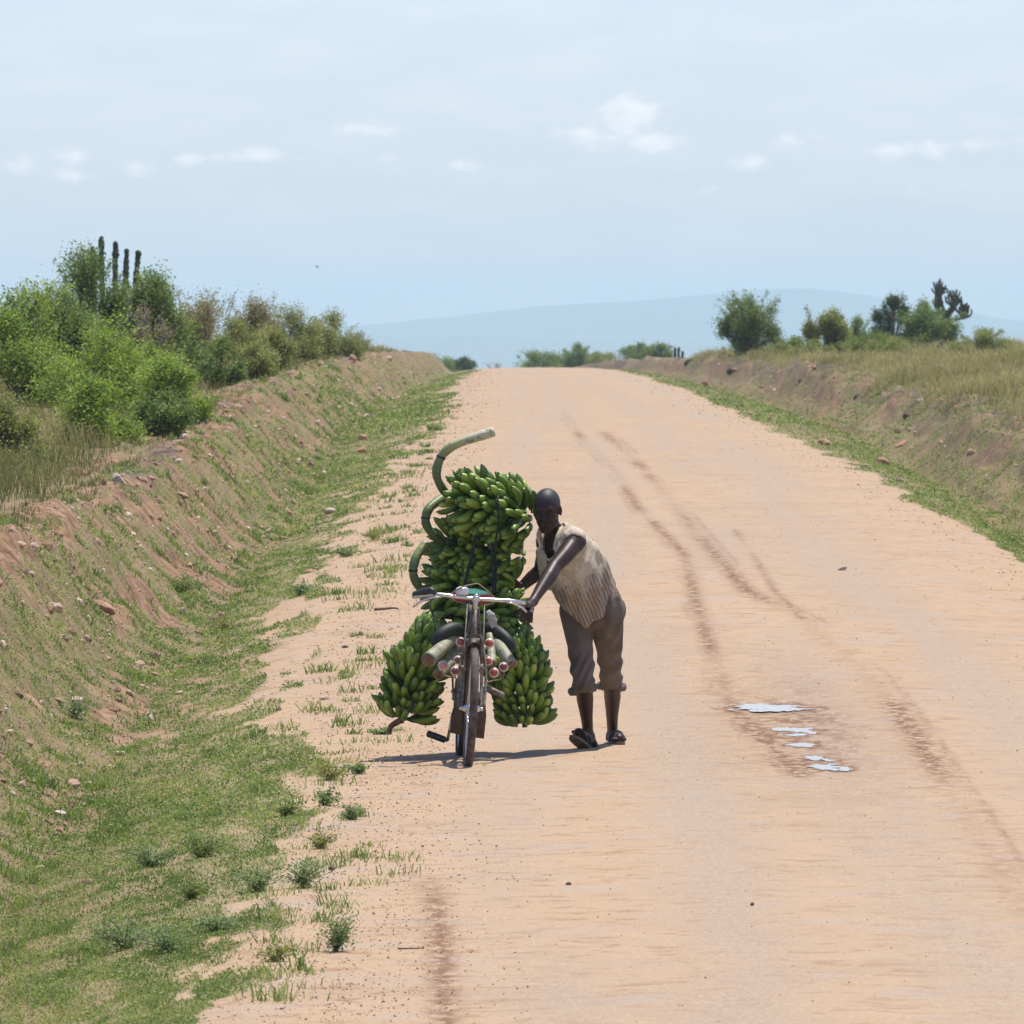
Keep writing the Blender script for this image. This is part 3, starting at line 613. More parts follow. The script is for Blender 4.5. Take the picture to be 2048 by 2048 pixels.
cactus('pair of short dark cactus stubs on the skyline left of the thorn tree', [[(1350, 716), (1350, 705), (1350, 695)], [(1357, 716), (1357, 705), (1358, 694)], [(1364, 716), (1365, 709), (1365, 702)]], 425, .05, 11)
def cactus_tree():
    d = 402; rng = np.random.default_rng(5); X = (1895 - 1024) / F * d; org = np.array([X, d, G(X, d)]); e = empty('candelabra_cactus_tree', org, 'tall dark candelabra cactus tree rising behind the big rounded tree', 'tree')
    mb = MB(); tube(mb, [org - [0, 0, .2], P(1896, 660, d), P(1893, 620, d)], [.14, .12, .10], 8); mb.build('trunk', TWIG['brown'], e, org)
    for (cx, cy, hh, n, sp) in ((1878, 580, 26, 16, 14), (1876, 604, 20, 10, 10), (1906, 600, 26, 18, 18), (1926, 622, 26, 16, 15), (1892, 628, 20, 12, 12)):
        mb = MB()
        for k in range(n):
            a = (k / (n - 1) - .5) * 2; q = d + rng.uniform(-.5, .5)
            cactus_stem(mb, [P(1895, 640, d), P(cx + a * sp * .3, cy + 14, q), P(cx + a * sp * rng.uniform(.5, 1.1), cy + rng.uniform(-6, 6), q), P(cx + a * sp * rng.uniform(.8, 1.2), cy - hh * rng.uniform(.2, 1) * (1 - .55 * a * a), q)], .030, 20 + k)
        mb.build('branch_cluster', M_CACT, e, org)
cactus_tree()

# weeds standing in the verge
def weed(label, px, py, wpx, hpx, d, kind='weed', nst=9, nl=320, seed=0, name='weed'):
    """low branching weed: foot at row py, wpx wide and hpx tall"""
    rng = np.random.default_rng(3000 + seed); X = (px - 1024) / F * d; z = G(X, d); root = np.array([X, d, z]); w = wpx * 1.3 / F * d / 2; h = hpx * .8 / F * d
    e = empty(name, root, label, 'weed', 'weeds on the left verge'); wood = MB(); fo = MB()
    for k in range(nst):
        a = rng.uniform(0, 2 * math.pi); rr = w * rng.uniform(.25, 1.0); hh = h * rng.uniform(.45, 1.05) * (1 - .3 * rr / w)
        tip = root + [rr * math.cos(a), rr * math.sin(a), hh]; p = smooth_path([root - [0, 0, .02], root + [rr * math.cos(a) * .3, rr * math.sin(a) * .3, hh * .55], tip], 7)
        tube(wood, p, np.linspace(.003, .0012, 7), 4, False); n = nl // nst
        i = rng.integers(2, 7, n); pts = p[i] + rng.normal(0, .13, (n, 3)) * [w, w, h * .8]; pts[:, 2] = np.maximum(pts[:, 2], z + .004)
        leaves(fo, pts, .019 * (d / 55) ** .5, rng, rng.uniform(.25, .8) + rng.normal(0, .18, n), .45)
    wood.build('stems', TWIG['brown'], e, root); fo.build('foliage', LEAF[kind], e, root, smooth=False)
def drp(px, py):
    d = 70.0
    for _ in range(12): d = drow(py, (px - 1024) / F * d)
    return d
WEEDS = [(606, 1778, 90, 85, 'grey green weed in flower at the road edge, largest of the near pair'), (515, 1785, 80, 70, 'grey green branching weed left of the largest near weed'),
 (640, 1700, 70, 50, 'low grey weed just above the pair of branching weeds'), (572, 1632, 60, 38, 'small dark green weed alone on bare soil'),
 (648, 1612, 55, 45, 'small upright weed casting a shadow on the bare soil'), (700, 1640, 52, 42, 'feathery weed on the sandy edge of the road'),
 (672, 1905, 85, 100, 'tallest weed at the bottom of the verge beside the sandy road'), (552, 1925, 75, 45, 'low spreading weed at the bottom edge left of the tallest weed'),
 (440, 1860, 100, 40, 'flat dark weed on bare soil near the bottom of the verge'), (382, 1800, 70, 45, 'dark round weed in the turf left of the bare patch'),
 (400, 1720, 120, 60, 'broad green weed mat in the middle of the lower verge'), (300, 1740, 110, 60, 'dense bluish weed in the lower turf'),
 (660, 1560, 90, 45, 'low green weed cushion beside the shadow of the bicycle'), (716, 1548, 40, 28, 'tiny bluish weed at the tip of the weed cushion'),
 (150, 1430, 70, 60, 'spiky grass tuft at the left edge of the ditch'), (355, 1180, 90, 45, 'dark weed low on the left bank'),
 (600, 1190, 60, 40, 'round weed in the bottom of the left ditch'), (690, 1115, 50, 30, 'weed clump on the sandy edge beside the banana load'),
 (750, 1080, 40, 25, 'small weed on the road edge level with the top bananas'), (765, 1470, 45, 18, 'tiny weed under the left hanging bunch'),
 (455, 1260, 70, 40, 'pale weed at the foot of the left bank'), (250, 1900, 160, 90, 'thick green weed mat in the bottom left corner'), (340, 1905, 130, 80, 'leafy green weed mat right of the bottom left corner')]
for k, (px, py, w, h, lab) in enumerate(WEEDS):
    weed(lab, px, py, w, h, drp(px, py), kind='mid' if k in (3, 9, 10, 15) else 'olive' if k in (2, 7, 12, 18, 20) else 'weed', nl=1000 if w > 75 else 520, nst=18 if w > 75 else 11, seed=k)

# ------------------------------------------------------------------ rocks, gravel, twigs, puddles
def rock_mat(name, c1, c2):
    m, N, L, b, o = new_mat(name); p = obj_n(N); n = noise_n(N, L, 14, 5, .65, vec=p)
    L.new(ramp_n(N, L, n, [(.35, c1), (.62, c2)]), b.inputs['Base Color']); b.inputs['Roughness'].default_value = .9; bump_n(N, L, n, b, .6, .01); return m
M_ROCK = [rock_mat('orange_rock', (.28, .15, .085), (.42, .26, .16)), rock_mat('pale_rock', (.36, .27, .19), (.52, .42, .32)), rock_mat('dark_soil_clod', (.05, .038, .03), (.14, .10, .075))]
def ico():
    bm = bmesh.new(); bmesh.ops.create_icosphere(bm, subdivisions=3, radius=1); v = np.array([x.co[:] for x in bm.verts]); f = np.array([[q.index for q in x.verts] for x in bm.faces]); bm.free(); return v, f
ICO_V, ICO_F = ico()
def rock(label, px, py, wpx, hpx, d, mat=0, tilt=0, seed=0, name='rock', dep=1.0, group='rocks beside the road', lift=0):
    rng = np.random.default_rng(500 + seed); v = ICO_V.copy()
    for k in range(7):
        n = norm(rng.normal(0, 1, 3)); c = rng.uniform(.55, .85); s = v @ n; v = v - np.maximum(s - c, 0)[:, None] * n * .92
    v *= (1 + .10 * (fbm(v[:, 0] * 2 + seed, v[:, 1] * 2 + v[:, 2] * 3, 3, seed) - .5))[:, None]
    w = wpx / F * d / 2; h = hpx / F * d / 2; v = v * [w, w * dep, h]
    c, s = math.cos(tilt), math.sin(tilt); v = np.stack([v[:, 0] * c - v[:, 2] * s, v[:, 1], v[:, 0] * s + v[:, 2] * c], 1)
    X = (px - 1024) / F * d; org = np.array([X, d, G(X, d) + h * .55 + lift]); mb = MB(); mb.add(v + org, None, ICO_F)
    return tag(mb.build(name, M_ROCK[mat], None, org, smooth=False), label, 'rock', group)
def dbank(px, py):
    """distance at which the sight line of (px, py) first meets the ground"""
    dd = np.exp(np.linspace(math.log(42), math.log(420), 4000)); X = (px - 1024) / F * dd; z = CAMH + (HOR - py) / F * dd; g = zroad(dd) + zcross(X, dd)
    i = np.argmax(g > z); return float(dd[i]) if g[i] > z[i] else 200.0
ROCKS = [(208, 1218, 50, 24, 0, -.5, 'long orange rock lying on the left bank'), (236, 966, 36, 26, 1, -.5, 'pale slab of rock at the top of the bare left bank'),
 (725, 880, 22, 16, 0, .1, 'upper of two orange rocks on the far left verge'), (724, 906, 20, 20, 0, .2, 'lower of two orange rocks on the far left verge'),
 (661, 1026, 28, 17, 1, 0, 'round pale rock at the far side of the left ditch'), (648, 1399, 20, 12, 1, .1, 'small pale rock on bare soil left of the hanging bananas'),
 (358, 1390, 20, 10, 1, .2, 'small flat pale stone in the left ditch'), (622, 1146, 30, 9, 0, -.1, 'thin flat stone in the left ditch above the pale soil'),
 (450, 1320, 16, 10, 0, 0, 'small orange stone at the foot of the left bank'), (565, 1080, 18, 12, 0, 0, 'orange stone in the grass of the left ditch'),
 (275, 1082, 20, 12, 1, -.4, 'small pale stone high on the bare left bank'), (365, 1015, 30, 12, 0, -.4, 'flat orange stone sliding down the left bank'),
 (310, 1355, 24, 10, 0, -.3, 'flat orange stone near the left edge of the ditch'), (175, 1770, 20, 16, 0, .3, 'orange stone in the turf at the bottom left'),
 (1410, 773, 18, 14, 0, .4, 'small pale rock on the far right verge below the thorn tree'), (1648, 890, 26, 16, 0, -.1, 'orange rock on the right verge nearest the road'),
 (1766, 929, 30, 20, 0, .1, 'biggest pinkish rock in the right ditch'), (1799, 963, 18, 10, 1, 0, 'pale flat stone below the biggest pinkish rock'),
 (1802, 893, 34, 12, 0, .5, 'slanting orange slab beside the dark hole in the right bank'), (1842, 805, 22, 14, 1, 0, 'pale rock on the crest of the right bank'),
 (1500, 830, 16, 8, 0, 0, 'small orange rock at the edge of the far right verge'), (1730, 935, 18, 8, 1, 0, 'pale stone in the grass left of the biggest pinkish rock'),
 (1470, 746, 14, 10, 0, 0, 'orange stone in the dark soil below the thorn tree'), (1880, 990, 16, 10, 1, 0, 'pale stone on the right verge at the edge of the view'),
 (690, 1296, 14, 9, 2, 0, 'dark clod on the sandy verge level with the handlebar'), (557, 1420, 14, 9, 2, 0, 'small black clod in the sparse turf'),
 (1137, 1773, 14, 8, 2, .2, 'dark brown clod lying alone on the road below the man'), (1505, 1812, 9, 9, 2, 0, 'tiny dark stone on the road near the bottom'),
 (664, 1742, 16, 10, 2, 0, 'dark stone on the sand right of the largest near weed')]
for k, (px, py, w, h, mt, tl, lab) in enumerate(ROCKS):
    rock(lab, px, py, w, h, dbank(px, py), mt, tl, seed=k)
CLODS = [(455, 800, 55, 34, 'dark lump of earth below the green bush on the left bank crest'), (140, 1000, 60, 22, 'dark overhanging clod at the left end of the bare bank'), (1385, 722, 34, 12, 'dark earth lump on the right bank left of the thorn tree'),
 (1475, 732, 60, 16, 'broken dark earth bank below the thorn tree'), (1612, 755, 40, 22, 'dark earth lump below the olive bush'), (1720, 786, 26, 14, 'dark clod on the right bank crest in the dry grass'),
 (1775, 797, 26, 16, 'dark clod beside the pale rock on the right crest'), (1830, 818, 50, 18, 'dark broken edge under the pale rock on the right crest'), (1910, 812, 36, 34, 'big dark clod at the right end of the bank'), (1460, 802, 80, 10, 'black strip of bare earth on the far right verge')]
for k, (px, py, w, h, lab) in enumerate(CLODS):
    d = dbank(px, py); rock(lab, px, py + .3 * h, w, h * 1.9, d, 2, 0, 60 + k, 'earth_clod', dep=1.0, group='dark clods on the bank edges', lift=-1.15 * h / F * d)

def make_gravel():
    rng = np.random.default_rng(21); N = 46000
    bm = bmesh.new(); bmesh.ops.create_icosphere(bm, subdivisions=1, radius=1); iv = np.array([x.co[:] for x in bm.verts]); fi = np.array([[q.index for q in x.verts] for x in bm.faces]); bm.free()
    y = rng.uniform(745, 2140, N); d = np.interp(y, [742, 760, 800, 880, 1050, 1265, 1500, 1840, 2150], [390, 289, 212, 153, 112, 84, 66, 50, 41]) * rng.uniform(.97, 1.03, N)
    u = rng.uniform(0, 1, N); X = np.where(u < .40, XL(d) + rng.normal(.15, .35, N), np.where(u < .48, XR(d) + rng.normal(0, .3, N), np.where(u < .8, np.where(rng.uniform(0, 1, N) < .8, -3.75 + 1.3 * rng.uniform(0, 1, N) ** 1.4, rng.uniform(5.9, 7.0, N)), rng.uniform(-1, 4.7, N))))
    px = X / d * F + 1024; k = (px > -60) & (px < 2110); X, d, u = X[k], d[k], u[k]; n = len(X)
    s = (.0022 + .0065 * rng.uniform(0, 1, n) ** 4) * (d / 60) ** .6 * np.where((u > .48) & (u < .8), 1.0 + 5.5 * rng.uniform(0, 1, n) ** 5, 1) * np.where(u >= .8, .55, .85)
    z = ground(X, d) + s * .3
    qn = rng.normal(0, 1, (n, 4)); qn /= np.linalg.norm(qn, axis=1)[:, None]; w_, x_, y_, z_ = qn.T
    Rm = np.stack([1 - 2 * (y_ * y_ + z_ * z_), 2 * (x_ * y_ - z_ * w_), 2 * (x_ * z_ + y_ * w_), 2 * (x_ * y_ + z_ * w_), 1 - 2 * (x_ * x_ + z_ * z_), 2 * (y_ * z_ - x_ * w_), 2 * (x_ * z_ - y_ * w_), 2 * (y_ * z_ + x_ * w_), 1 - 2 * (x_ * x_ + y_ * y_)], 1).reshape(n, 3, 3)
    V = iv[None] * (s[:, None, None] * rng.uniform(.5, 1.4, (n, 1, 3))) * (1 + rng.normal(0, .12, (n, len(iv), 1)))
    V = np.einsum('nij,nkj->nki', Rm, V) + np.stack([X, d, z], 1)[:, None]
    tint = np.repeat(rng.uniform(0, 1, n), len(iv))
    mb = MB(); mb.add(V.reshape(-1, 3), None, (np.arange(n)[:, None, None] * len(iv) + fi[None]).reshape(-1, 3), tint=tint)
    m, Nn, L, b, o = new_mat('gravel_stone'); L.new(ramp_n(Nn, L, attr_n(Nn, 'tint'), [(0, (.16, .09, .05)), (.12, (.30, .18, .10)), (.4, (.40, .26, .165)), (.7, (.46, .32, .215)), (1, (.62, .50, .38))]), b.inputs['Base Color']); b.inputs['Roughness'].default_value = .9
    tag(mb.build('gravel', m, smooth=False), 'loose gravel and crumbs of earth on the road edges and banks', 'gravel', kind='stuff')
make_gravel()

M_WATER, _N, _L, _b, _o = new_mat('muddy_water'); _b.inputs['Base Color'].default_value = (.16, .11, .075, 1); _b.inputs['Roughness'].default_value = .03; _b.inputs['IOR'].default_value = 1.45
_n = noise_n(_N, _L, 6, 2, vec=pos_n(_N)); bump_n(_N, _L, _n, _b, .02, .004)
def puddle(kk):
    """shallow rut water, outline ragged by noise"""
    mb = MB(); xc, dc, hw, hd = puddle_frame(*PUDDLES[kk])
    nx, ny = int(hw * 2.6 / .012), int(hd * 2.6 / .03); xs = xc + np.linspace(-1.3, 1.3, nx + 1) * hw; ds = dc + np.linspace(-1.3, 1.3, ny + 1) * hd
    X, D = np.meshgrid(xs, ds); m = puddle_field(X, D, kk)
    zz = zroad(ds) + .05 * (1 - ((xc - 1.75) / 2.9) ** 2); zz = zz + np.array([np.max(rough(np.linspace(xc - hw, xc + hw, 12), np.full(12, q))) for q in ds]) * .7; zz = np.convolve(np.pad(zz, 12, 'edge'), np.ones(25) / 25, 'valid') + .003
    mc = (m[:-1, :-1] + m[1:, 1:] + m[1:, :-1] + m[:-1, 1:]) / 4 > .45; i = np.arange(ny)[:, None] * (nx + 1) + np.arange(nx)[None]
    Q = np.stack([i, i + 1, i + nx + 2, i + nx + 1], -1)[mc]; mb = MB(); mb.add(np.stack([X, D, np.repeat(zz[:, None], nx + 1, 1)], -1).reshape(-1, 3), Q)
    tag(mb.build('puddle', M_WATER), kind='structure')
for k in range(len(PUDDLES)): puddle(k)

M_DEADWOOD = simple('dead_wood', (.10, .06, .04), (.2, .13, .09), 40, .9)
def stick(label, pts, r, name='twig', mat=None):
    d = dbank(*pts[0]); p = []
    for x, y in pts:
        dd = d; X = (x - 1024) / F * dd; p.append([X, dd, max(CAMH + (HOR - y) / F * dd, G(X, dd) + r)])
    mb = MB(); q = smooth_path(p, 12); tube(mb, q, np.linspace(r, r * .5, 12), 6); tag(mb.build(name, mat or M_DEADWOOD, None, q[0]), label, 'twig')
stick('forked dark twig lying on the sand left of the banana load', [(748, 1222), (770, 1219), (786, 1216), (797, 1224)], .012)
stick('thin twig on the sand at the bottom of the road', [(795, 1902), (820, 1899), (848, 1897)], .004)
rock('flat black scrap lying alone on the right half of the road', 1686, 1141, 22, 8, drow(1141, 2.9), 2, .2, 90, 'rubber_scrap', group=None)

def bird():
    c = P(634, 534, 400); mb = MB(); M = simple('bird_feathers', (.03, .03, .03), (.08, .07, .06), 20, .8); e = empty('bird', c, 'tiny dark bird flying in the pale sky above the left thicket', 'bird')
    f = norm([-.6, -.2, .35]); s = norm(np.cross(f, [0, 0, 1])); u = np.cross(s, f)
    ellipsoid(mb, c, f * .055, s * .018, u * .018, 10, 7); ellipsoid(mb, c + f * .058, f * .018, s * .013, u * .013, 8, 6); box(mb, c - f * .075, f * .03, s * .014, u * .002); mb.build('body', M, e, c)
    for sg in (-1, 1):
        mb = MB(); w = [c + f * .03, c - f * .02, c + s * sg * .06 + u * .03 - f * .02, c + s * sg * .06 + u * .03 + f * .035, c + s * sg * .13 - f * .03 + u * .02]
        w = np.array(w); lo = w - u * .003; mb.add(np.vstack([w, lo]), [[0, 1, 2, 3], [5, 8, 7, 6]], [[3, 2, 4], [8, 9, 7], [3, 4, 9], [3, 9, 8]]); mb.build('wing', M, e, c)
bird()

# ------------------------------------------------------------------ implicit surfaces for the figure and his clothes
def surface_nets(Fv, lo, h):
    nx, ny, nz = Fv.shape; S = Fv < 0
    c = [S[i:nx - 1 + i, j:ny - 1 + j, k:nz - 1 + k] for i in (0, 1) for j in (0, 1) for k in (0, 1)]
    anyin = np.logical_or.reduce(c); allin = np.logical_and.reduce(c); act = anyin & ~allin
    I, J, K = np.nonzero(act); n = len(I); idx = -np.ones(act.shape, int); idx[I, J, K] = np.arange(n)
    acc = np.zeros((n, 3)); cnt = np.zeros(n); cor = [(i, j, k) for i in (0, 1) for j in (0, 1) for k in (0, 1)]
    for a in cor:
        for ax in range(3):
            if a[ax]: continue
            b = list(a); b[ax] = 1; fa = Fv[I + a[0], J + a[1], K + a[2]]; fb = Fv[I + b[0], J + b[1], K + b[2]]
            m = (fa < 0) != (fb < 0); t = np.where(m, fa / np.where(m, fa - fb, 1), 0)
            p = np.tile(np.array(a, float), (n, 1)); p[:, ax] += t; acc[m] += p[m]; cnt[m] += 1
    V = np.stack([I, J, K], 1) + acc / cnt[:, None]; V = np.asarray(lo) + V * h
    Q = []
    for ax in range(3):
        o1, o2 = [(1, 2), (2, 0), (0, 1)][ax]; A = np.moveaxis(S, (ax, o1, o2), (0, 1, 2)); X = np.moveaxis(idx, (ax, o1, o2), (0, 1, 2))
        a0 = A[:-1, 1:-1, 1:-1]; a1 = A[1:, 1:-1, 1:-1]; m = a0 != a1; i, j, k = np.nonzero(m); j = j + 1; k = k + 1
        q = np.stack([X[i, j - 1, k - 1], X[i, j, k - 1], X[i, j, k], X[i, j - 1, k]], 1); fl = ~a0[m]; q[fl] = q[fl][:, ::-1]; Q.append(q)
    return V, np.concatenate(Q)
class SDF:
    def __init__(s, lo, hi, h):
        s.lo = np.asarray(lo, float); s.h = h; s.n = np.ceil((np.asarray(hi) - s.lo) / h).astype(int) + 1; s.F = np.full(s.n, .05, np.float32)
    def sub(s, c0, c1):
        a = np.clip(np.floor((np.asarray(c0) - s.lo) / s.h).astype(int), 0, s.n); b = np.clip(np.ceil((np.asarray(c1) - s.lo) / s.h).astype(int) + 1, 0, s.n)
        sl = tuple(slice(x, y) for x, y in zip(a, b)); g = [s.lo[i] + s.h * np.arange(a[i], b[i]) for i in range(3)]
        return sl, np.stack(np.meshgrid(*g, indexing='ij'), -1).astype(np.float32)
    def put(s, sl, f, k, cut=False):
        a = s.F[sl]
        if a.size == 0: return
        if cut: f = -f; m = np.maximum(k - np.abs(a - f), 0) / k; s.F[sl] = np.maximum(a, f) + m * m * k / 4
        else: m = np.maximum(k - np.abs(a - f), 0) / k; s.F[sl] = np.minimum(a, f) - m * m * k / 4
    def cone(s, a, b, r1, r2, k=.02, cut=False):
        a = np.asarray(a, float); b = np.asarray(b, float); R = max(r1, r2) + .05; sl, p = s.sub(np.minimum(a, b) - R, np.maximum(a, b) + R); ba = b - a
        t = np.clip(((p - a) @ ba) / (ba @ ba + 1e-9), 0, 1); s.put(sl, np.linalg.norm(p - a - t[..., None] * ba, axis=-1) - (r1 + (r2 - r1) * t), k, cut)
    def chain(s, pts, rs, k=.02):
        pts = [np.asarray(q, float) for q in pts]; R = max(rs) + .06; sl, p = s.sub(np.min(pts, 0) - R, np.max(pts, 0) + R); f = None
        for i in range(len(pts) - 1):
            ba = pts[i + 1] - pts[i]; t = np.clip(((p - pts[i]) @ ba) / (ba @ ba + 1e-9), 0, 1); g = np.linalg.norm(p - pts[i] - t[..., None] * ba, axis=-1) - (rs[i] + (rs[i + 1] - rs[i]) * t)
            f = g if f is None else np.minimum(f, g)
        s.put(sl, f, k)
    def ell(s, c, axes, k=.02, cut=False):
        """axes: three orthogonal half-axis vectors"""
        A = [np.asarray(x, float) for x in axes]; L = [np.linalg.norm(x) for x in A]; R = max(L) + .05; c = np.asarray(c, float); sl, p = s.sub(c - R, c + R)
        q = np.stack([(p - c) @ (x / l) / l for x, l in zip(A, L)], -1); r = np.linalg.norm(q, axis=-1); g = np.linalg.norm(q / np.array(L), axis=-1)
        s.put(sl, np.where(r > 1e-6, r * (r - 1) / (g + 1e-9), -min(L)), k, cut)
    def plane_cut(s, pt, n, k=.01):
        sl, p = s.sub(s.lo, s.lo + s.h * (s.n - 1)); f = -((p - np.asarray(pt, float)) @ norm(n)); s.put(sl, f, k, True)
    def mesh(s): return surface_nets(s.F, s.lo, s.h)

# ------------------------------------------------------------------ bicycle frame of reference
BP = P(935, 1540, 63.5); LEAN = math.radians(3.4); YAW = math.radians(2.4); SLOPE = .0133
def B(x, y, z):
    xl = x * math.cos(LEAN) + z * math.sin(LEAN); zl = -x * math.sin(LEAN) + z * math.cos(LEAN)
    return BP + np.array([xl * math.cos(YAW) - y * math.sin(YAW), xl * math.sin(YAW) + y * math.cos(YAW), zl + SLOPE * y])

M_STEEL = simple('dusty_chrome', (.55, .52, .48), (.75, .74, .72), 60, .28, .9)
M_FRAME = simple('rusty_grey_paint', (.10, .075, .055), (.26, .215, .17), 45, .6, .3, .3)
M_BLACKP = simple('worn_black_paint', (.02, .018, .016), (.07, .055, .045), 40, .5)
M_TYRE = simple('dusty_tyre_rubber', (.045, .036, .03), (.13, .10, .08), 25, .85, bump=.4)
M_TYRE_R = simple('dark_tyre_rubber', (.02, .02, .022), (.05, .045, .042), 25, .8, bump=.4)
M_RUST = simple('rusty_brown_sheet', (.055, .032, .02), (.14, .085, .055), 14, .8, bump=.2)
M_GRIP = simple('black_grip_rubber', (.012, .012, .013), (.04, .04, .042), 60, .5)
M_RED = simple('faded_red_plastic', (.38, .06, .05), (.52, .12, .10), 90, .35)
M_PINK = simple('pink_plastic', (.60, .26, .19), (.68, .33, .26), 90, .35)  # pink lens plastic of a single reflector
M_BRN = simple('dull_red_brown_plastic', (.17, .055, .045), (.26, .10, .085), 90, .4)
M_CREAM = simple('cream_plastic_rim', (.58, .50, .40), (.74, .66, .55), 60, .45)
M_WHITE = simple('white_enamel', (.70, .69, .66), (.82, .80, .77), 30, .25)
M_SADR = simple('red_saddle_cloth', (.32, .035, .05), (.50, .08, .10), 50, .75, bump=.4)
M_SADG = simple('green_saddle_cloth', (.008, .10, .075), (.02, .20, .15), 50, .7, bump=.4)
M_RAG = simple('dirty_white_rag', (.30, .29, .26), (.48, .47, .44), 40, .9, bump=.5, bdist=.004)
M_WIRE = simple('brown_wire', (.16, .10, .06), (.28, .20, .13), 60, .6)
M_RUBBER = simple('black_rubber_strap', (.008, .008, .008), (.02, .019, .018), 60, .7)

def bicycle():
    e = empty('bicycle', BP, 'dusty black roadster bicycle loaded with green bananas, pushed towards the camera', 'bicycle'); O = BP
    def wheel(y0, mat, front):
        c = .356; mb = MB(); n = 72; tr = .0225; R = c - tr; sd = 12; V = []
        for i in range(n):
            a = 2 * math.pi * i / n
            for j in range(sd):
                b = 2 * math.pi * j / sd; rr = R + tr * math.cos(b) + (.0022 * ((i + j) % 2) if abs(b - math.pi) > 2.0 else 0)
                V.append(B(tr * 1.08 * math.sin(b), y0 + rr * math.sin(a), c + rr * math.cos(a)))
        i, j = np.meshgrid(np.arange(n), np.arange(sd), indexing='ij'); i = i.ravel(); j = j.ravel()
        mb.add(V, np.stack([i * sd + j, i * sd + (j + 1) % sd, ((i + 1) % n) * sd + (j + 1) % sd, ((i + 1) % n) * sd + j], 1))
        root = mb.build('wheel', None, e, O); root.data.materials.clear()
        # the wheel part is its hub; tyre, rim and spokes hang from it
        bpy.data.objects.remove(root)
        hb = MB(); tube(hb, [B(-.055, y0, c), B(-.03, y0, c), B(.03, y0, c), B(.055, y0, c)], [.012, .024, .024, .012], 12); ellipsoid(hb, B(.06, y0, c), [.012, 0, 0], [0, .012, 0], [0, 0, .012], 8, 6); ellipsoid(hb, B(-.06, y0, c), [.012, 0, 0], [0, .012, 0], [0, 0, .012], 8, 6)
        w = hb.build('wheel', M_STEEL, e, O); mb.build('tyre', mat, w, O)
        rm = MB(); pts = [B(0, y0 + (R - .018) * math.sin(a), c + (R - .018) * math.cos(a)) for a in np.linspace(0, 2 * math.pi, 61)]; tube(rm, pts, .013, 8, False, up=B(1, 0, 0) - B(0, 0, 0)); rm.build('rim', M_STEEL, w, O)
        sp = MB()
        for k in range(32):
            a = 2 * math.pi * k / 32; sx = (-1) ** k * .028; tube(sp, [B(sx, y0 + .022 * math.sin(a + .6), c + .022 * math.cos(a + .6)), B(0, y0 + (R - .02) * math.sin(a), c + (R - .02) * math.cos(a))], .0016, 4, False)
        sp.build('spokes', M_STEEL, w, O)
    wheel(0, M_TYRE, True); wheel(1.2, M_TYRE_R, False)
    # frame
    m = MB(); HT, HB_ = B(0, .235, .90), B(0, .185, .76); BB = B(0, .76, .29); ST = B(0, .93, .80)
    tube(m, [B(0, .245, .925), B(0, .175, .735)], .021, 10); tube(m, [B(0, .232, .885), ST], .014, 10); tube(m, [B(0, .185, .765), BB], .016, 10); tube(m, [BB, B(0, .96, .88)], .014, 10)
    for s in (-1, 1):
        tube(m, [BB, B(.055 * s, 1.2, .356)], .010, 8); tube(m, [ST, B(.055 * s, 1.2, .356)], .009, 8)
    tube(m, [B(-.04, .76, .29), B(.04, .76, .29)], .022, 12)
    # rear carrier
    for s in (-1, 1):
        tube(m, [B(.06 * s, .92, .76), B(.09 * s, 1.45, .76)], .008, 6); tube(m, [B(.09 * s, 1.42, .76), B(.06 * s, 1.2, .356)], .007, 6)
    for y in (1.0, 1.15, 1.3, 1.45): tube(m, [B(-.085, y, .762), B(.085, y, .762)], .007, 6)
    m.build('frame', M_FRAME, e, O)
    f = MB()
    for s in (-1, 1):
        tube(f, smooth_path([B(.035 * s, .165, .735), B(.052 * s, .13, .62), B(.055 * s, .06, .46), B(.058 * s, 0, .356)], 12), np.linspace(.0125, .008, 12), 8)
        tube(f, smooth_path([B(.014 * s, .245, .935), B(.033 * s, .20, .80), B(.072 * s, .12, .62), B(.078 * s, .05, .46), B(.07 * s, -.002, .356)], 14), .0085, 8)   # the outer stays
        for zz in (.60, .68): ellipsoid(f, B(.074 * s, .12 + (zz - .6) * .5, zz - .02), [.012, 0, 0], [0, .008, 0], [0, 0, .008], 8, 6)
    box(f, B(0, .165, .74), [.05, 0, 0], [0, .016, 0], [0, 0, .018]); f.build('fork', M_FRAME, e, O)
    # rod brake and lamp bracket down the head tube
    r = MB()
    for s in (-1, 1): tube(r, [B(.05 * s, .20, .955), B(.055 * s, .13, .70), B(.05 * s, .09, .62)], .004, 6)
    tube(r, [B(0, .205, .92), B(.004, .15, .68)], .009, 8); box(r, B(0, .13, .70), [.018, 0, 0], [0, .006, 0], [0, 0, .05]); box(r, B(-.062, .07, .585), [.022, 0, 0], [0, .012, 0], [0, 0, .016]); box(r, B(.05, .07, .585), [.012, 0, 0], [0, .012, 0], [0, 0, .03]); r.build('brake_rods', M_FRAME, e, O)
    # mudguard over the front wheel and its flap
    g = MB(); V = []; A = np.radians(np.linspace(-2, 128, 30)); K = 7
    for a in A:
        for k in range(K):
            b = (k / (K - 1) - .5) * 2; rr = .385 - .022 * b * b; V.append(B(.036 * b, rr * math.sin(a), .356 + rr * math.cos(a)))
    i, k = np.meshgrid(np.arange(len(A) - 1), np.arange(K - 1), indexing='ij'); i = i.ravel(); k = k.ravel(); V = np.array(V); Q = np.stack([i * K + k, i * K + k + 1, (i + 1) * K + k + 1, (i + 1) * K + k], 1)
    g.add(V, Q); g.add(V + [0, 0, .002], Q[:, ::-1])
    # the cap over the mouth of the guard
    tube(g, smooth_path([B(-.034, -.03, .735), B(-.028, -.028, .772), B(0, -.025, .79), B(.028, -.028, .772), B(.034, -.03, .735)], 14), .006, 6)
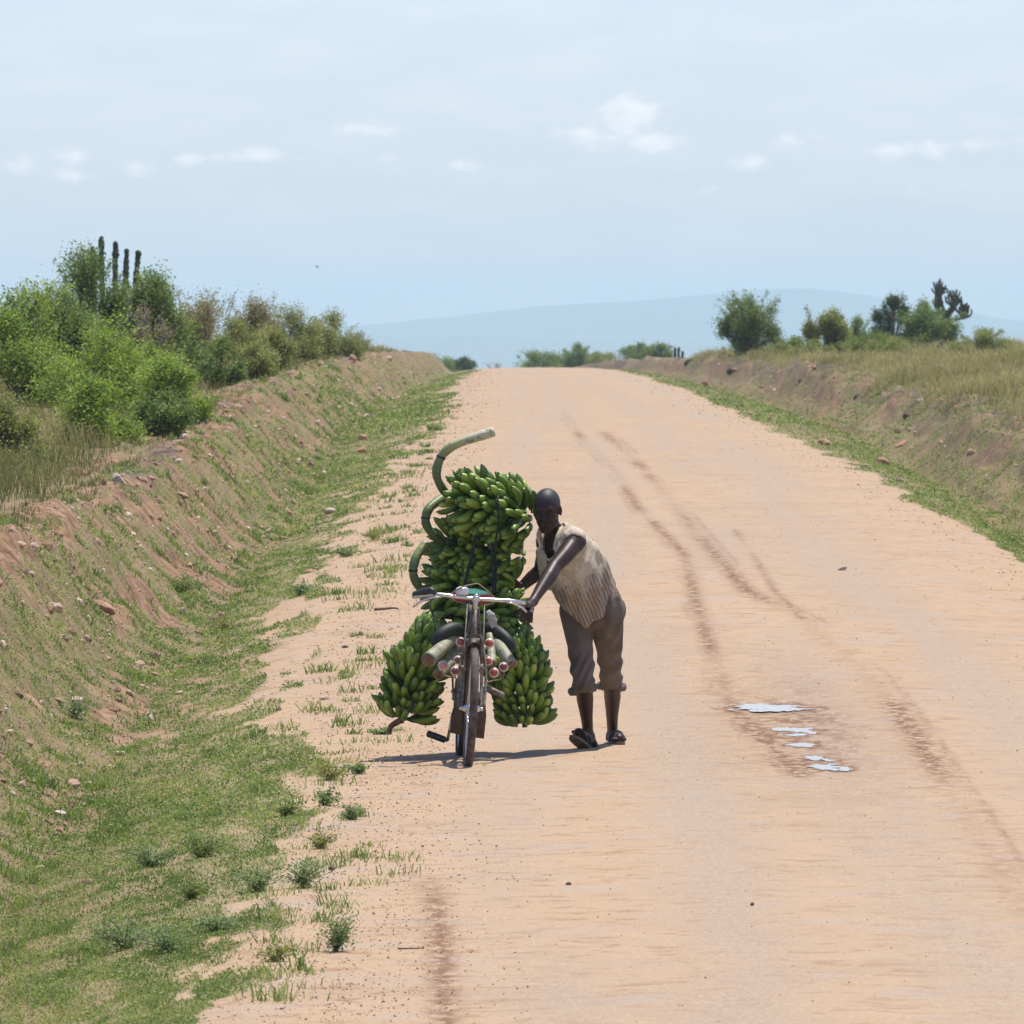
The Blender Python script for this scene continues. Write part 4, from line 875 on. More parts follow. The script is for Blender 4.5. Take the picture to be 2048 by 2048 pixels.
    gd = g.build('mudguard', M_RUST, e, O)
    fl = MB(); x0, x1 = .05, .10; yy = .40; pl = [(-.052, .44), (.058, .44), (.098, .385), (.108, .30), (.103, .165), (.0, .172), (-.10, .19), (-.095, .30), (-.075, .40)]
    V = [B(x, yy + (.44 - z) * .15, z) for x, z in pl] + [B(x, yy + .006 + (.44 - z) * .15, z) for x, z in pl]; n = len(pl); cen = [B(0, yy + .02, .3), B(0, yy + .026, .3)]
    fl.add(V + cen, [[i, (i + 1) % n, n + (i + 1) % n, n + i] for i in range(n)], [[2 * n, (i + 1) % n, i] for i in range(n)] + [[2 * n + 1, n + i, n + (i + 1) % n] for i in range(n)]); fl.build('mud_flap', M_RUST, gd, O)
    # handlebar
    h = MB(); hc = B(0, .24, .985)
    bar = [B(-.36, .40, .972), B(-.345, .34, .975), B(-.27, .27, .992), B(-.22, .245, .998), B(-.1, .235, .99), B(0, .235, .985), B(.1, .235, .985), B(.20, .245, .985), B(.25, .275, .98), B(.30, .38, .968), B(.325, .52, .955)]
    tube(h, smooth_path(bar, 60), .0118, 10); tube(h, [B(0, .235, .91), B(0, .235, 1.0)], .014, 10); tube(h, [B(-.022, .235, .987), B(.022, .235, .987)], .019, 10); ellipsoid(h, B(0, .235, 1.005), [.013, 0, 0], [0, .013, 0], [0, 0, .01], 8, 6)
    hb = h.build('handlebar', M_STEEL, e, O)
    for s in (-1, 1):
        gm = MB(); z = .972 if s < 0 else .955
        if s < 0: pth = [B(-.235, .245, 1.0), B(-.262, .252, 1.018), B(-.30, .29, 1.008), B(-.355, .36, .985)]; rr = [.012, .020, .023, .019]
        else: pth = [B(.275, .33, .974), B(.30, .38, .968), B(.315, .46, .96), B(.326, .54, .953)]; rr = [.014, .018, .018, .016]
        tube(gm, smooth_path(pth, 16), np.interp(np.linspace(0, 3, 16), range(4), rr), 10); gm.build('grip', M_GRIP, hb, O)
        lv = MB(); z0 = .985 if s < 0 else .975
        pth = [B(.20 * s, .235, z0), B(.26 * s, .235, z0 - .008), B(.32 * s, .25, z0 - .035), B(.36 * s, .28, z0 - .068)] if s < 0 else [B(.18, .235, z0), B(.22, .24, z0 - .004), B(.27, .26, z0 - .025), B(.30, .29, z0 - .05)]
        tube(lv, smooth_path(pth, 16), .0068, 8); lv.build('brake_lever', M_STEEL, hb, O)
    # bell and cables
    b = MB(); c = B(-.082, .25, 1.025); ux, uy, uz = B(1, 0, 0) - B(0, 0, 0), B(0, 1, 0) - B(0, 0, 0), B(0, 0, 1) - B(0, 0, 0)
    ellipsoid(b, c, ux * .040, uy * .034, uz * .029, 18, 12); bl = b.build('bell', M_WHITE, hb, O)
    b = MB(); tube(b, [c - uz * .018, c - uz * .034], .022, 14); b.build('bell_base', M_FRAME, bl, O)
    for pts in ([B(.004, .26, 1.075), B(-.03, .25, 1.066), B(-.08, .22, 1.052), B(-.13, .235, 1.02), B(-.145, .25, .985), B(-.11, .26, .962), B(-.06, .25, .955)], [B(.004, .26, 1.075), B(.03, .25, 1.06), B(.075, .24, 1.025), B(.11, .24, .99), B(.10, .25, .965), B(.05, .25, .95)]):
        cb = MB(); tube(cb, smooth_path(pts, 30), .0042, 6); cb.build('cable', M_WIRE, e, O)
    # saddle
    s = MB(); sc = B(0, .93, .985); prof = [(-.17, .028, .012), (-.10, .045, .02), (0, .09, .03), (.08, .118, .035), (.12, .11, .03), (.145, .05, .015)]
    n = 14; V = []
    for (y, w, hh) in prof:
        for k in range(n): a = 2 * math.pi * k / n; V.append(sc + ux * w * math.cos(a) + uy * y + uz * (hh * math.sin(a) * (1 if math.sin(a) > 0 else .5)))
    k = np.arange(n); Q = np.concatenate([np.stack([i * n + k, i * n + (k + 1) % n, (i + 1) * n + (k + 1) % n, (i + 1) * n + k], 1) for i in range(len(prof) - 1)]); s.add(V, Q)
    sd = s.build('saddle', M_SADG, e, O)
    s = MB()
    for sg in (-1, 1):
        # the red skirt below the green top, hanging in two lobes
        q = [sc + ux * x * sg + uy * y + uz * z for x, y, z in ((.012, -.17, .0), (.05, -.09, .006), (.092, 0, .006), (.122, .08, .004))]; lo = [p + uz * dz + ux * sg * .004 for p, dz in zip(q, (-.022, -.055, -.05, -.032))]
        a = smooth_path(q, 12); c2 = smooth_path(lo, 12); i = np.arange(11); inn = -ux * sg * .006
        s.add(np.vstack([a, c2, a + inn, c2 + inn]), np.concatenate([np.stack([i, i + 1, i + 13, i + 12], 1), np.stack([i + 24, i + 36, i + 37, i + 25], 1), np.stack([i + 12, i + 13, i + 37, i + 36], 1)]))
    s.build('saddle_skirt', M_SADR, sd, O)
    s = MB(); tube(s, [B(0, .96, .86), B(0, .96, .97)], .012, 8); tube(s, [B(-.02, .80, .965), B(-.02, 1.0, .95)], .005, 6); tube(s, [B(.02, .80, .965), B(.02, 1.0, .95)], .005, 6); s.build('seat_post', M_STEEL, sd, O)
    # cranks and pedals, chain case
    cr = MB(); pl_ = B(-.095, .79, .125); pr_ = B(.095, .70, .455)
    tube(cr, [B(-.075, .76, .29), pl_], .009, 8); tube(cr, [B(.075, .76, .29), pr_], .009, 8); tube(cr, [B(-.08, .76, .29), B(.08, .76, .29)], .013, 10); ck = cr.build('crank', M_STEEL, e, O)
    for c0, out, tilt in ((pl_, -1, .30), (pr_, 1, -.32)):
        pd = MB(); ax = norm(ux * out + uz * (.30 if out < 0 else -.36)); yb = uy; zb = np.cross(ax, yb); c1 = c0 + ax * .07
        for sg in (-1, 1):
            tube(pd, smooth_path([c1 - ax * .052 + yb * .03 * sg, c1 - ax * .03 + yb * .036 * sg, c1 + ax * .03 + yb * .036 * sg, c1 + ax * .052 + yb * .03 * sg], 8), .019, 10)
        tube(pd, [c0, c1 + ax * .05], .009, 8); box(pd, c1 + ax * .05, ax * .004, yb * .04, zb * .012); box(pd, c1 - ax * .05, ax * .004, yb * .04, zb * .012)
        tag(pd.build('pedal', M_GRIP if out < 0 else M_FRAME, ck, O))
    cc = MB(); n = 26; cy, cz = .74, .33
    for xx, rr in ((-.052, .088), (-.066, .10)):
        pass
    ring = [(-.045, .10), (-.052, .112), (-.066, .112), (-.072, .10)]; V = []
    for x, rr in ring:
        for k in range(n): a = 2 * math.pi * k / n; V.append(B(x, cy - .02 + rr * math.sin(a) * 1.1, cz + .06 + rr * math.cos(a)))
    V += [B(-.045, cy, cz + .06), B(-.072, cy, cz + .06)]; k = np.arange(n)
    Q = np.concatenate([np.stack([i * n + k, i * n + (k + 1) % n, (i + 1) * n + (k + 1) % n, (i + 1) * n + k], 1) for i in range(3)])
    cc.add(V, Q, [[4 * n, (i + 1) % n, i] for i in range(n)] + [[4 * n + 1, 3 * n + i, 3 * n + (i + 1) % n] for i in range(n)]); tube(cc, [B(-.058, .80, .42), B(-.058, 1.2, .40)], .02, 8); cc.build('chain_case', M_BLACKP, e, O)
    # ring of round reflectors on wire stalks round the fork
    refl = [(921, 1284, 63.70, M_RED, 8.6), (979, 1286, 63.72, M_RED, 8.6), (845 + 41, 1331, 63.68, M_PINK, 9.2), (916, 1320, 63.86, M_BRN, 8.0), (910, 1342, 63.72, M_BRN, 8.4), (976, 1322, 63.80, M_RED, 8.4), (988, 1345, 63.66, M_RED, 9.0), (1007, 1334, 63.74, M_BRN, 8.6)]
    for (px, py, d, mt, rp) in refl:
        c = P(px, py, d); r = 1.14 * rp / F * d; fd = np.array([.0, -1, .10]); fd = norm(fd); mb = MB()
        tube(mb, [c, c - fd * .012, c - fd * .030], [r * .96, r, r * .55], 20); rf = mb.build('reflector', M_CREAM, e, O)
        mb = MB(); tube(mb, [c + fd * .0035, c - fd * .004], [r * .74, r * .76], 18); mb.build('lens', mt, rf, O)
    rt = [[P(1007, 1338, 63.77), P(1007, 1352, 63.77), P(1000, 1359, 63.76), P(985, 1362, 63.75), P(968, 1366, 63.72)], [P(988, 1350, 63.69), P(987, 1362, 63.74)], [P(979, 1290, 63.75), P(968, 1300, 63.7)], [P(976, 1326, 63.83), P(966, 1330, 63.8)],
          [P(921, 1288, 63.73), P(930, 1302, 63.7)], [P(916, 1324, 63.88), P(926, 1326, 63.85)], [P(910, 1346, 63.75), P(911, 1356, 63.76), P(924, 1362, 63.74)], [P(886, 1336, 63.71), P(887, 1350, 63.73), P(908, 1355, 63.75)], [P(890, 1352, 63.73), P(908, 1356, 63.75)]]
    for q in rt:
        wr = MB(); tube(wr, smooth_path(q, 12), .0045, 6); wr.build('reflector_wire', M_WIRE, e, O)
    return e
bicycle()

# ------------------------------------------------------------------ bananas
def banana_mat():
    m, N, L, b, o = new_mat('green_banana_skin'); t = attr_n(N, 'along'); oi = N.new('ShaderNodeObjectInfo'); p = pos_n(N)
    rnd = math_n(N, L, 'ADD', math_n(N, L, 'MULTIPLY', oi.outputs['Random'], .5), math_n(N, L, 'MULTIPLY', noise_n(N, L, 22, 2, vec=p), .6))
    base = ramp_n(N, L, rnd, [(.2, (.045, .098, .009)), (.5, (.108, .192, .017)), (.85, (.25, .345, .045))])
    sp = noise_n(N, L, 120, 3, .7, vec=p); base = mix_n(N, L, ramp_n(N, L, sp, [(.66, 0), (.76, .6)]), base, (.045, .045, .015))
    tip = ramp_n(N, L, t, [(.0, (.9, 1, .9)), (.70, (1, 1, 1)), (.90, (1.5, 1.35, 1.8))]); col = mix_n(N, L, 1.0, base, tip, 'MULTIPLY')
    col = mix_n(N, L, ramp_n(N, L, t, [(.955, 0), (.975, 1)]), col, (.03, .022, .014))
    col = mix_n(N, L, ramp_n(N, L, t, [(.0, .7), (.12, 0)]), col, (.10, .14, .03))
    L.new(col, b.inputs['Base Color']); b.inputs['Roughness'].default_value = .38; b.inputs['Specular IOR Level'].default_value = .45
    b.inputs['Subsurface Weight'].default_value = .0
    return m
M_BAN = banana_mat()
def stalk_mat():
    m, N, L, b, o = new_mat('banana_stalk_skin'); t = attr_n(N, 'along'); p = pos_n(N); n = noise_n(N, L, 18, 4, .6, vec=p)
    c = ramp_n(N, L, t, [(0, (.04, .075, .02)), (.30, (.07, .12, .03)), (.55, (.15, .20, .06)), (.75, (.34, .36, .14)), (1, (.58, .56, .40))])
    c = mix_n(N, L, ramp_n(N, L, n, [(.56, 0), (.66, .75)]), c, (.11, .075, .045)); c = mix_n(N, L, ramp_n(N, L, noise_n(N, L, 90, 3, .7, vec=p), [(.3, .45), (.5, 0)]), c, (.05, .06, .02)); L.new(c, b.inputs['Base Color']); b.inputs['Roughness'].default_value = .5; bump_n(N, L, n, b, .4, .008); return m
M_STALK = stalk_mat()
M_STALKD = simple('dark_banana_stalk', (.008, .012, .008), (.022, .028, .018), 18, .6, bump=.3)
M_STALKP = simple('pale_cut_stalk', (.15, .165, .085), (.36, .34, .23), 26, .6, bump=.4)
M_CUT = simple('brown_cut_end', (.10, .055, .03), (.30, .18, .10), 40, .9)
def banana_geo(L, r, curve, seed):
    """a finger that leaves its stem along +Z and bends towards +X"""
    rng = np.random.default_rng(seed); n = 13; t = np.linspace(0, 1, n); a = curve * np.clip(t - .05, 0, 1) ** 1.1
    ds = L / (n - 1); x = np.concatenate([[0], np.cumsum(np.sin(a[:-1]) * ds)]); z = np.concatenate([[0], np.cumsum(np.cos(a[:-1]) * ds)])
    rr = r * np.interp(t, [0, .10, .20, .38, .60, .80, .90, .945, .96, 1.0], [.36, .42, .74, 1.0, 1.04, .93, .70, .40, .24, .18]); sd = 8; V = []; Al = []
    for i in range(n):
        T = np.array([math.sin(a[i]), 0, math.cos(a[i])]); U = np.array([math.cos(a[i]), 0, -math.sin(a[i])])
        for k in range(sd):
            b = 2 * math.pi * (k + .5) / sd; q = rr[i] * (1 + .05 * (k % 2)); V.append(np.array([x[i], 0, z[i]]) + q * (math.cos(b) * U + math.sin(b) * np.array([0, 1, 0]))); Al.append(t[i])
    V.append([x[-1] + .003, 0, z[-1]]); Al.append(1); k = np.arange(sd)
    Q = np.concatenate([np.stack([i * sd + k, i * sd + (k + 1) % sd, (i + 1) * sd + (k + 1) % sd, (i + 1) * sd + k], 1) for i in range(n - 1)])
    T = np.stack([(n - 1) * sd + k, (n - 1) * sd + (k + 1) % sd, np.full(sd, n * sd)], 1)
    return np.array(V), Q, T, np.array(Al)
BGEO = [banana_geo(.158, .0205, c, s) for s, c in enumerate((.75, .95, 1.15, .6))]
def bmesh_shared(g):
    mb = MB(); mb.add(g[0], g[1], g[2], along=g[3]); o = mb.build('banana', M_BAN); me = o.data; bpy.data.objects.remove(o); return me
BMESH = [bmesh_shared(g) for g in BGEO]
VIEW = np.array([0, -1, .05])
def bunch(label, axis, prof, hands, per, stalk=None, stalk_r=.026, pale=.6, scale=1.0, lean=.25, seed=0, core=.035, tail=None, flatten=1.0, cap=96, phase=0):
    """axis: path from the butt to the tip; prof: finger reach at the hands; fingers bend back towards the butt"""
    rng = np.random.default_rng(7000 + seed); ax = smooth_path(axis, 60); T = np.gradient(ax, axis=0); T /= np.linalg.norm(T, axis=1)[:, None]
    org = ax[30].copy(); e = empty('banana_bunch', org, label, 'bananas', 'bunches of green bananas on the bicycle')
    mb = MB(); t = np.linspace(0, 1, 60); pth = ax; al = np.zeros(60)
    if stalk is not None:
        sp = smooth_path(stalk, 60); pth = np.vstack([sp[::-1], ax[3:50]]); al = np.concatenate([np.linspace(pale, .1, 60), np.full(47, .05)])
        rr = np.concatenate([np.full(60, stalk_r) * np.linspace(1.12, .92, 60) * (1 + .06 * np.sin(np.linspace(0, 25, 60)) + rng.normal(0, .02, 60)), np.linspace(stalk_r, stalk_r * .6, 47)])
    else: rr = np.linspace(stalk_r, stalk_r * .6, 60)
    m2 = MB(); tube(m2, pth, rr, 12); n = len(pth); av = np.concatenate([np.repeat(al, 12), [al[0], al[-1]]]); m2.attr = {'along': [(0, av)]}
    m2.build('stalk', M_STALK, e, org)
    if stalk is not None:
        c = MB(); q = norm(pth[0] - pth[1]); tube(c, [pth[0] - q * .004, pth[0] + q * .0015], [stalk_r * .86, stalk_r * .84], 14); c.build('cut_end', M_CUT, e, org)
        c = MB(); k = 26; q = norm(pth[k + 1] - pth[k]); tube(c, [pth[k] - q * .006, pth[k] + q * .006], [stalk_r * 1.14, stalk_r * 1.05], 12); c.build('leaf_scar', M_STALKD, e, org)
    if tail is not None:
        c = MB(); tp = smooth_path([ax[-3]] + tail, 14); tube(c, tp, np.linspace(.02, .013, 14), 8); c.build('tail', M_CUT, e, org)
    items = []
    for h in range(hands):
        u = (h + .4) / hands; i = min(59, int(u * 59)); c = ax[i]; tv = T[i]; a0 = np.array([0, 0, 1.0]) if abs(tv[2]) < .8 else np.array([1.0, 0, 0]); u1 = norm(a0 - tv * np.dot(a0, tv)); u2 = np.cross(tv, u1)
        R = np.interp(u, np.linspace(0, 1, len(prof)), prof); npr = max(6, int(round(per * (R / max(prof)) ** .8))); ph0 = rng.uniform(0, 6.28); gap = rng.uniform(0, 6.28); R = R * rng.uniform(.88, 1.08); twist = rng.normal(0, .16)
        for k in range(npr):
            if abs(((ph0 + 2 * math.pi * k / npr - gap + math.pi) % (2 * math.pi)) - math.pi) < .32: continue
            a = ph0 + 2 * math.pi * (k + rng.uniform(-.18, .18)) / npr; rad = norm(math.cos(a) * u1 + math.sin(a) * u2); w = 1 - (1 - flatten) * abs(rad[1])
            g = int(rng.integers(0, len(BMESH))); s = scale * rng.uniform(.86, 1.1) * (R * w) / max(prof) ** 1.0; s = max(s, scale * .62)
            ln = lean * (1.5 - 1.1 * u) + rng.normal(0, .10); z = norm(rad * math.cos(ln) - tv * math.sin(ln) + np.cross(tv, rad) * twist + rng.normal(0, .07, 3)); x = -tv - z * np.dot(-tv, z); x = norm(x); y = np.cross(z, x)
            base = c + rad * core * rng.uniform(.6, 1.2) * (1 + 0 * s) + rad * max(0, (R * w - .145 * s)) * .8 + tv * rng.normal(0, .008); items.append((base, np.stack([x, y, z], 1), s, g, float(rad @ VIEW)))
    items.sort(key=lambda q: -(q[4] + rng.uniform(0, .15)))
    for (p, M, s, g, v) in items[:cap]:
        o = bpy.data.objects.new('banana', BMESH[g]); COL.objects.link(o); o.parent = e; o.location = [float(q) for q in (p - org)]
        o.rotation_mode = 'QUATERNION'; o.rotation_quaternion = Matrix(M.tolist()).to_quaternion(); o.scale = (s, s * 1.04, s)
    if len(items) > cap:
        r = MB()
        for (p, M, s, g, v) in items[cap:]:
            V, Q, Tr, Al = BGEO[g]; r.add(p + (V * s) @ M.T, Q, Tr, along=Al)
        o = r.build('bananas_behind', M_BAN, e, org); o['kind'] = 'stuff'
    return e
# hanging on both sides of the rear wheel
bunch('green banana bunch hanging on the left of the bicycle wheel, tail stalk showing', [P(874, 1274, 64.42), P(834, 1346, 64.42), P(802, 1446, 64.42)], [.15, .185, .19, .19, .16], 12, 19, seed=1, tail=[P(783, 1452, 64.42), P(777, 1468, 64.42)], lean=.42, scale=1.08)
bunch('green banana bunch hanging on the right of the wheel beside the man', [P(1020, 1296, 64.48), P(1040, 1360, 64.50), P(1050, 1455, 64.50)], [.145, .18, .19, .19, .17], 12, 19, seed=2, lean=.42, scale=1.08)
# the stack across the carrier
bunch('sunlit uppermost banana bunch of the stack, a pale cut stalk curving above it', [P(914, 998, 64.82), P(990, 1016, 64.82), P(1068, 1040, 64.86)], [.145, .20, .215, .21, .165], 10, 19, stalk=[P(905, 1000, 64.86), P(884, 976, 64.82), P(873, 945, 64.80), P(886, 908, 64.80), P(918, 886, 64.80), P(988, 863, 64.82)], seed=3, pale=1.0, lean=.28, scale=1.24)
bunch('second green banana bunch from the top, its stalk looping to the left edge', [P(892, 1084, 64.90), P(960, 1098, 64.97), P(1056, 1112, 64.97)], [.13, .175, .17, .165, .12], 10, 16, stalk=[P(888, 1090, 64.90), P(863, 1066, 64.86), P(851, 1042, 64.84), P(859, 1016, 64.86), P(886, 996, 64.95)], seed=4, lean=.3, scale=1.2)
bunch('third green banana bunch from the top, behind the saddle, with the lowest looping stalk', [P(880, 1180, 64.90), P(950, 1170, 64.97), P(1040, 1176, 64.96)], [.125, .16, .155, .15, .11], 10, 15, stalk=[P(876, 1196, 64.90), P(846, 1184, 64.86), P(827, 1150, 64.84), P(832, 1115, 64.86), P(852, 1088, 64.92)], seed=5, pale=.72, lean=.3, scale=1.18)
bunch('lowest green banana bunch of the stack, lying across the carrier behind the handlebar', [P(1036, 1226, 64.80), P(950, 1236, 64.80), P(852, 1228, 64.78)], [.12, .15, .155, .15, .11], 10, 15, seed=6, lean=.3, scale=1.15)

# cut stalks and dark stalks lashed across the carrier
def cut_stalk(label, pts, r, mat, open_end=True, name='cut_banana_stalk'):
    q = smooth_path(pts, 24); e = empty(name, q[0], label, 'stalk', 'banana stalks lashed under the load'); mb = MB(); tube(mb, q, np.broadcast_to(r, (24,)) if np.isscalar(r) else np.interp(np.linspace(0, 1, 24), np.linspace(0, 1, len(r)), r), 16); mb.build('stem', mat, e, q[0])
    d = norm(q[-1] - q[-2]); rr = r if np.isscalar(r) else r[-1]; c = MB(); tube(c, [q[-1] - d * .006, q[-1] + d * .002], [rr * .84, rr * .82], 16); c.build('cut_end', M_CUT, e, q[0])
cut_stalk('grey green cut stalk with open brown end left of the front wheel', [P(918, 1268, 64.30), P(885, 1295, 64.1), P(856, 1320, 63.95)], [.030, .038, .045], M_STALKP)
cut_stalk('pale green split stalk pointing down left below the grey cut stalk', [P(914, 1295, 64.3), P(895, 1328, 64.15), P(876, 1350, 64.05)], [.026, .034, .034], M_STALKP)
cut_stalk('pale green cut stalk pointing down right with a torn brown end', [P(982, 1272, 64.3), P(1002, 1298, 64.1), P(1022, 1330, 64.0)], [.030, .036, .040], M_STALKP)
cut_stalk('thin pale stalk close to the right side of the fork', [P(979, 1270, 64.2), P(983, 1300, 64.1), P(984, 1328, 64.0)], [.022, .026, .028], M_STALKP)
cut_stalk('black green stalk arching over the left side of the carrier', [P(930, 1262, 64.3), P(905, 1258, 64.2), P(883, 1270, 64.15), P(872, 1292, 64.15)], .040, M_STALKD, name='dark_banana_stalk')
cut_stalk('black green stalk arching over the right side of the carrier', [P(975, 1254, 64.3), P(997, 1264, 64.2), P(1016, 1282, 64.15), P(1024, 1302, 64.15)], .034, M_STALKD, name='dark_banana_stalk')
def strap(label, pts, w):
    q = smooth_path(pts, 30); mb = MB(); tube(mb, q, w, 8, flat=.35, up=[0, 1, 0]); tag(mb.build('rubber_strap', M_RUBBER, None, q[0]), label, 'strap', 'straps round the banana stack')
strap('black rubber strap running down over the uppermost bunch', [P(992, 965, 64.72), P(997, 1010, 64.60), P(996, 1050, 64.60), P(990, 1095, 64.66), P(992, 1140, 64.70), P(990, 1190, 64.74)], .006)
strap('black rubber strap tied slantwise down the left of the stack to the saddle', [P(953, 1070, 64.68), P(944, 1110, 64.66), P(934, 1150, 64.66), P(926, 1185, 64.64)], .010)
strap('black rubber strap tied down the middle of the stack behind the saddle', [P(984, 1085, 64.68), P(985, 1120, 64.66), P(988, 1160, 64.66), P(987, 1185, 64.64)], .010)
def rag():
    mb = MB(); q = smooth_path([P(975, 1222, 63.95), P(982, 1232, 63.93), P(986, 1246, 63.93), P(984, 1256, 63.92)], 16); tube(mb, q, np.interp(np.linspace(0, 1, 16), [0, .3, .7, 1], [.012, .024, .028, .004]) * (1 + .15 * np.sin(np.arange(16) * 1.7)), 10, flat=.3, up=[0, 1, 0])
    tag(mb.build('rag', M_RAG, None, q[0]), 'dirty white rag hanging from the handlebar beside the fork', 'rag')
rag()

# ------------------------------------------------------------------ the man
def skin_mat():
    m, N, L, b, o = new_mat('dark_skin'); p = obj_n(N); n = noise_n(N, L, 30, 4, vec=p)
    L.new(ramp_n(N, L, n, [(.3, (.028, .0125, .0085)), (.7, (.046, .0225, .0155))]), b.inputs['Base Color']); b.inputs['Roughness'].default_value = .44; b.inputs['Specular IOR Level'].default_value = .32
    n2 = noise_n(N, L, 180, 3, vec=p); bump_n(N, L, n2, b, .12, .002); return m
M_SKIN = skin_mat(); M_HAIR = simple('cropped_black_hair', (.017, .013, .012), (.04, .034, .031), 300, .55, bump=.4, bdist=.002)
def cloth_shirt():
    m, N, L, b, o = new_mat('worn_striped_shirt_cloth'); u = attr_n(N, 'across'); v = attr_n(N, 'down'); p = obj_n(N); n = noise_n(N, L, 16, 5, .65, vec=p); nf = noise_n(N, L, 130, 3, .7, vec=p)
    s = math_n(N, L, 'SINE', math_n(N, L, 'MULTIPLY', math_n(N, L, 'ADD', u, math_n(N, L, 'MULTIPLY', n, .034)), 290)); st = ramp_n(N, L, math_n(N, L, 'ADD', math_n(N, L, 'MULTIPLY', s, .5), .5), [(.15, (.23, .185, .135)), (.6, (.30, .245, .19)), (.97, (.40, .34, .27))])
    pale = ramp_n(N, L, n, [(.3, (.42, .35, .25)), (.55, (.62, .54, .41)), (.8, (.72, .65, .53))]); fl = ramp_n(N, L, nf, [(.42, .75), (.56, 1.0)]); pale = mix_n(N, L, 1.0, pale, fl, 'MULTIPLY')
    mask = math_n(N, L, 'ADD', v, math_n(N, L, 'MULTIPLY', math_n(N, L, 'SUBTRACT', n, .5), .9)); fac = ramp_n(N, L, mask, [(.40, 0), (.54, 1)])
    col = mix_n(N, L, fac, pale, st); st2 = noise_n(N, L, 7, 3, vec=p); col = mix_n(N, L, ramp_n(N, L, st2, [(.58, 0), (.70, .55)]), col, (.30, .19, .10))
    L.new(col, b.inputs['Base Color']); b.inputs['Roughness'].default_value = .95; b.inputs['Specular IOR Level'].default_value = .1; bump_n(N, L, math_n(N, L, 'ADD', nf, n), b, .6, .006); return m
M_SHIRT = cloth_shirt()
M_TROU = simple('worn_brown_trouser_cloth', (.120, .096, .077), (.185, .153, .124), 8, .95, bump=.5, bdist=.01, spec=.1)
M_CUFF = simple('rolled_cuff_cloth', (.115, .095, .08), (.18, .15, .125), 14, .95, bump=.5, bdist=.008, spec=.1)
M_SANDAL = simple('worn_sandal_rubber', (.12, .08, .055), (.24, .165, .115), 30, .85)
M_STRAPS = simple('grey_sandal_strap', (.06, .052, .048), (.12, .105, .095), 50, .7)

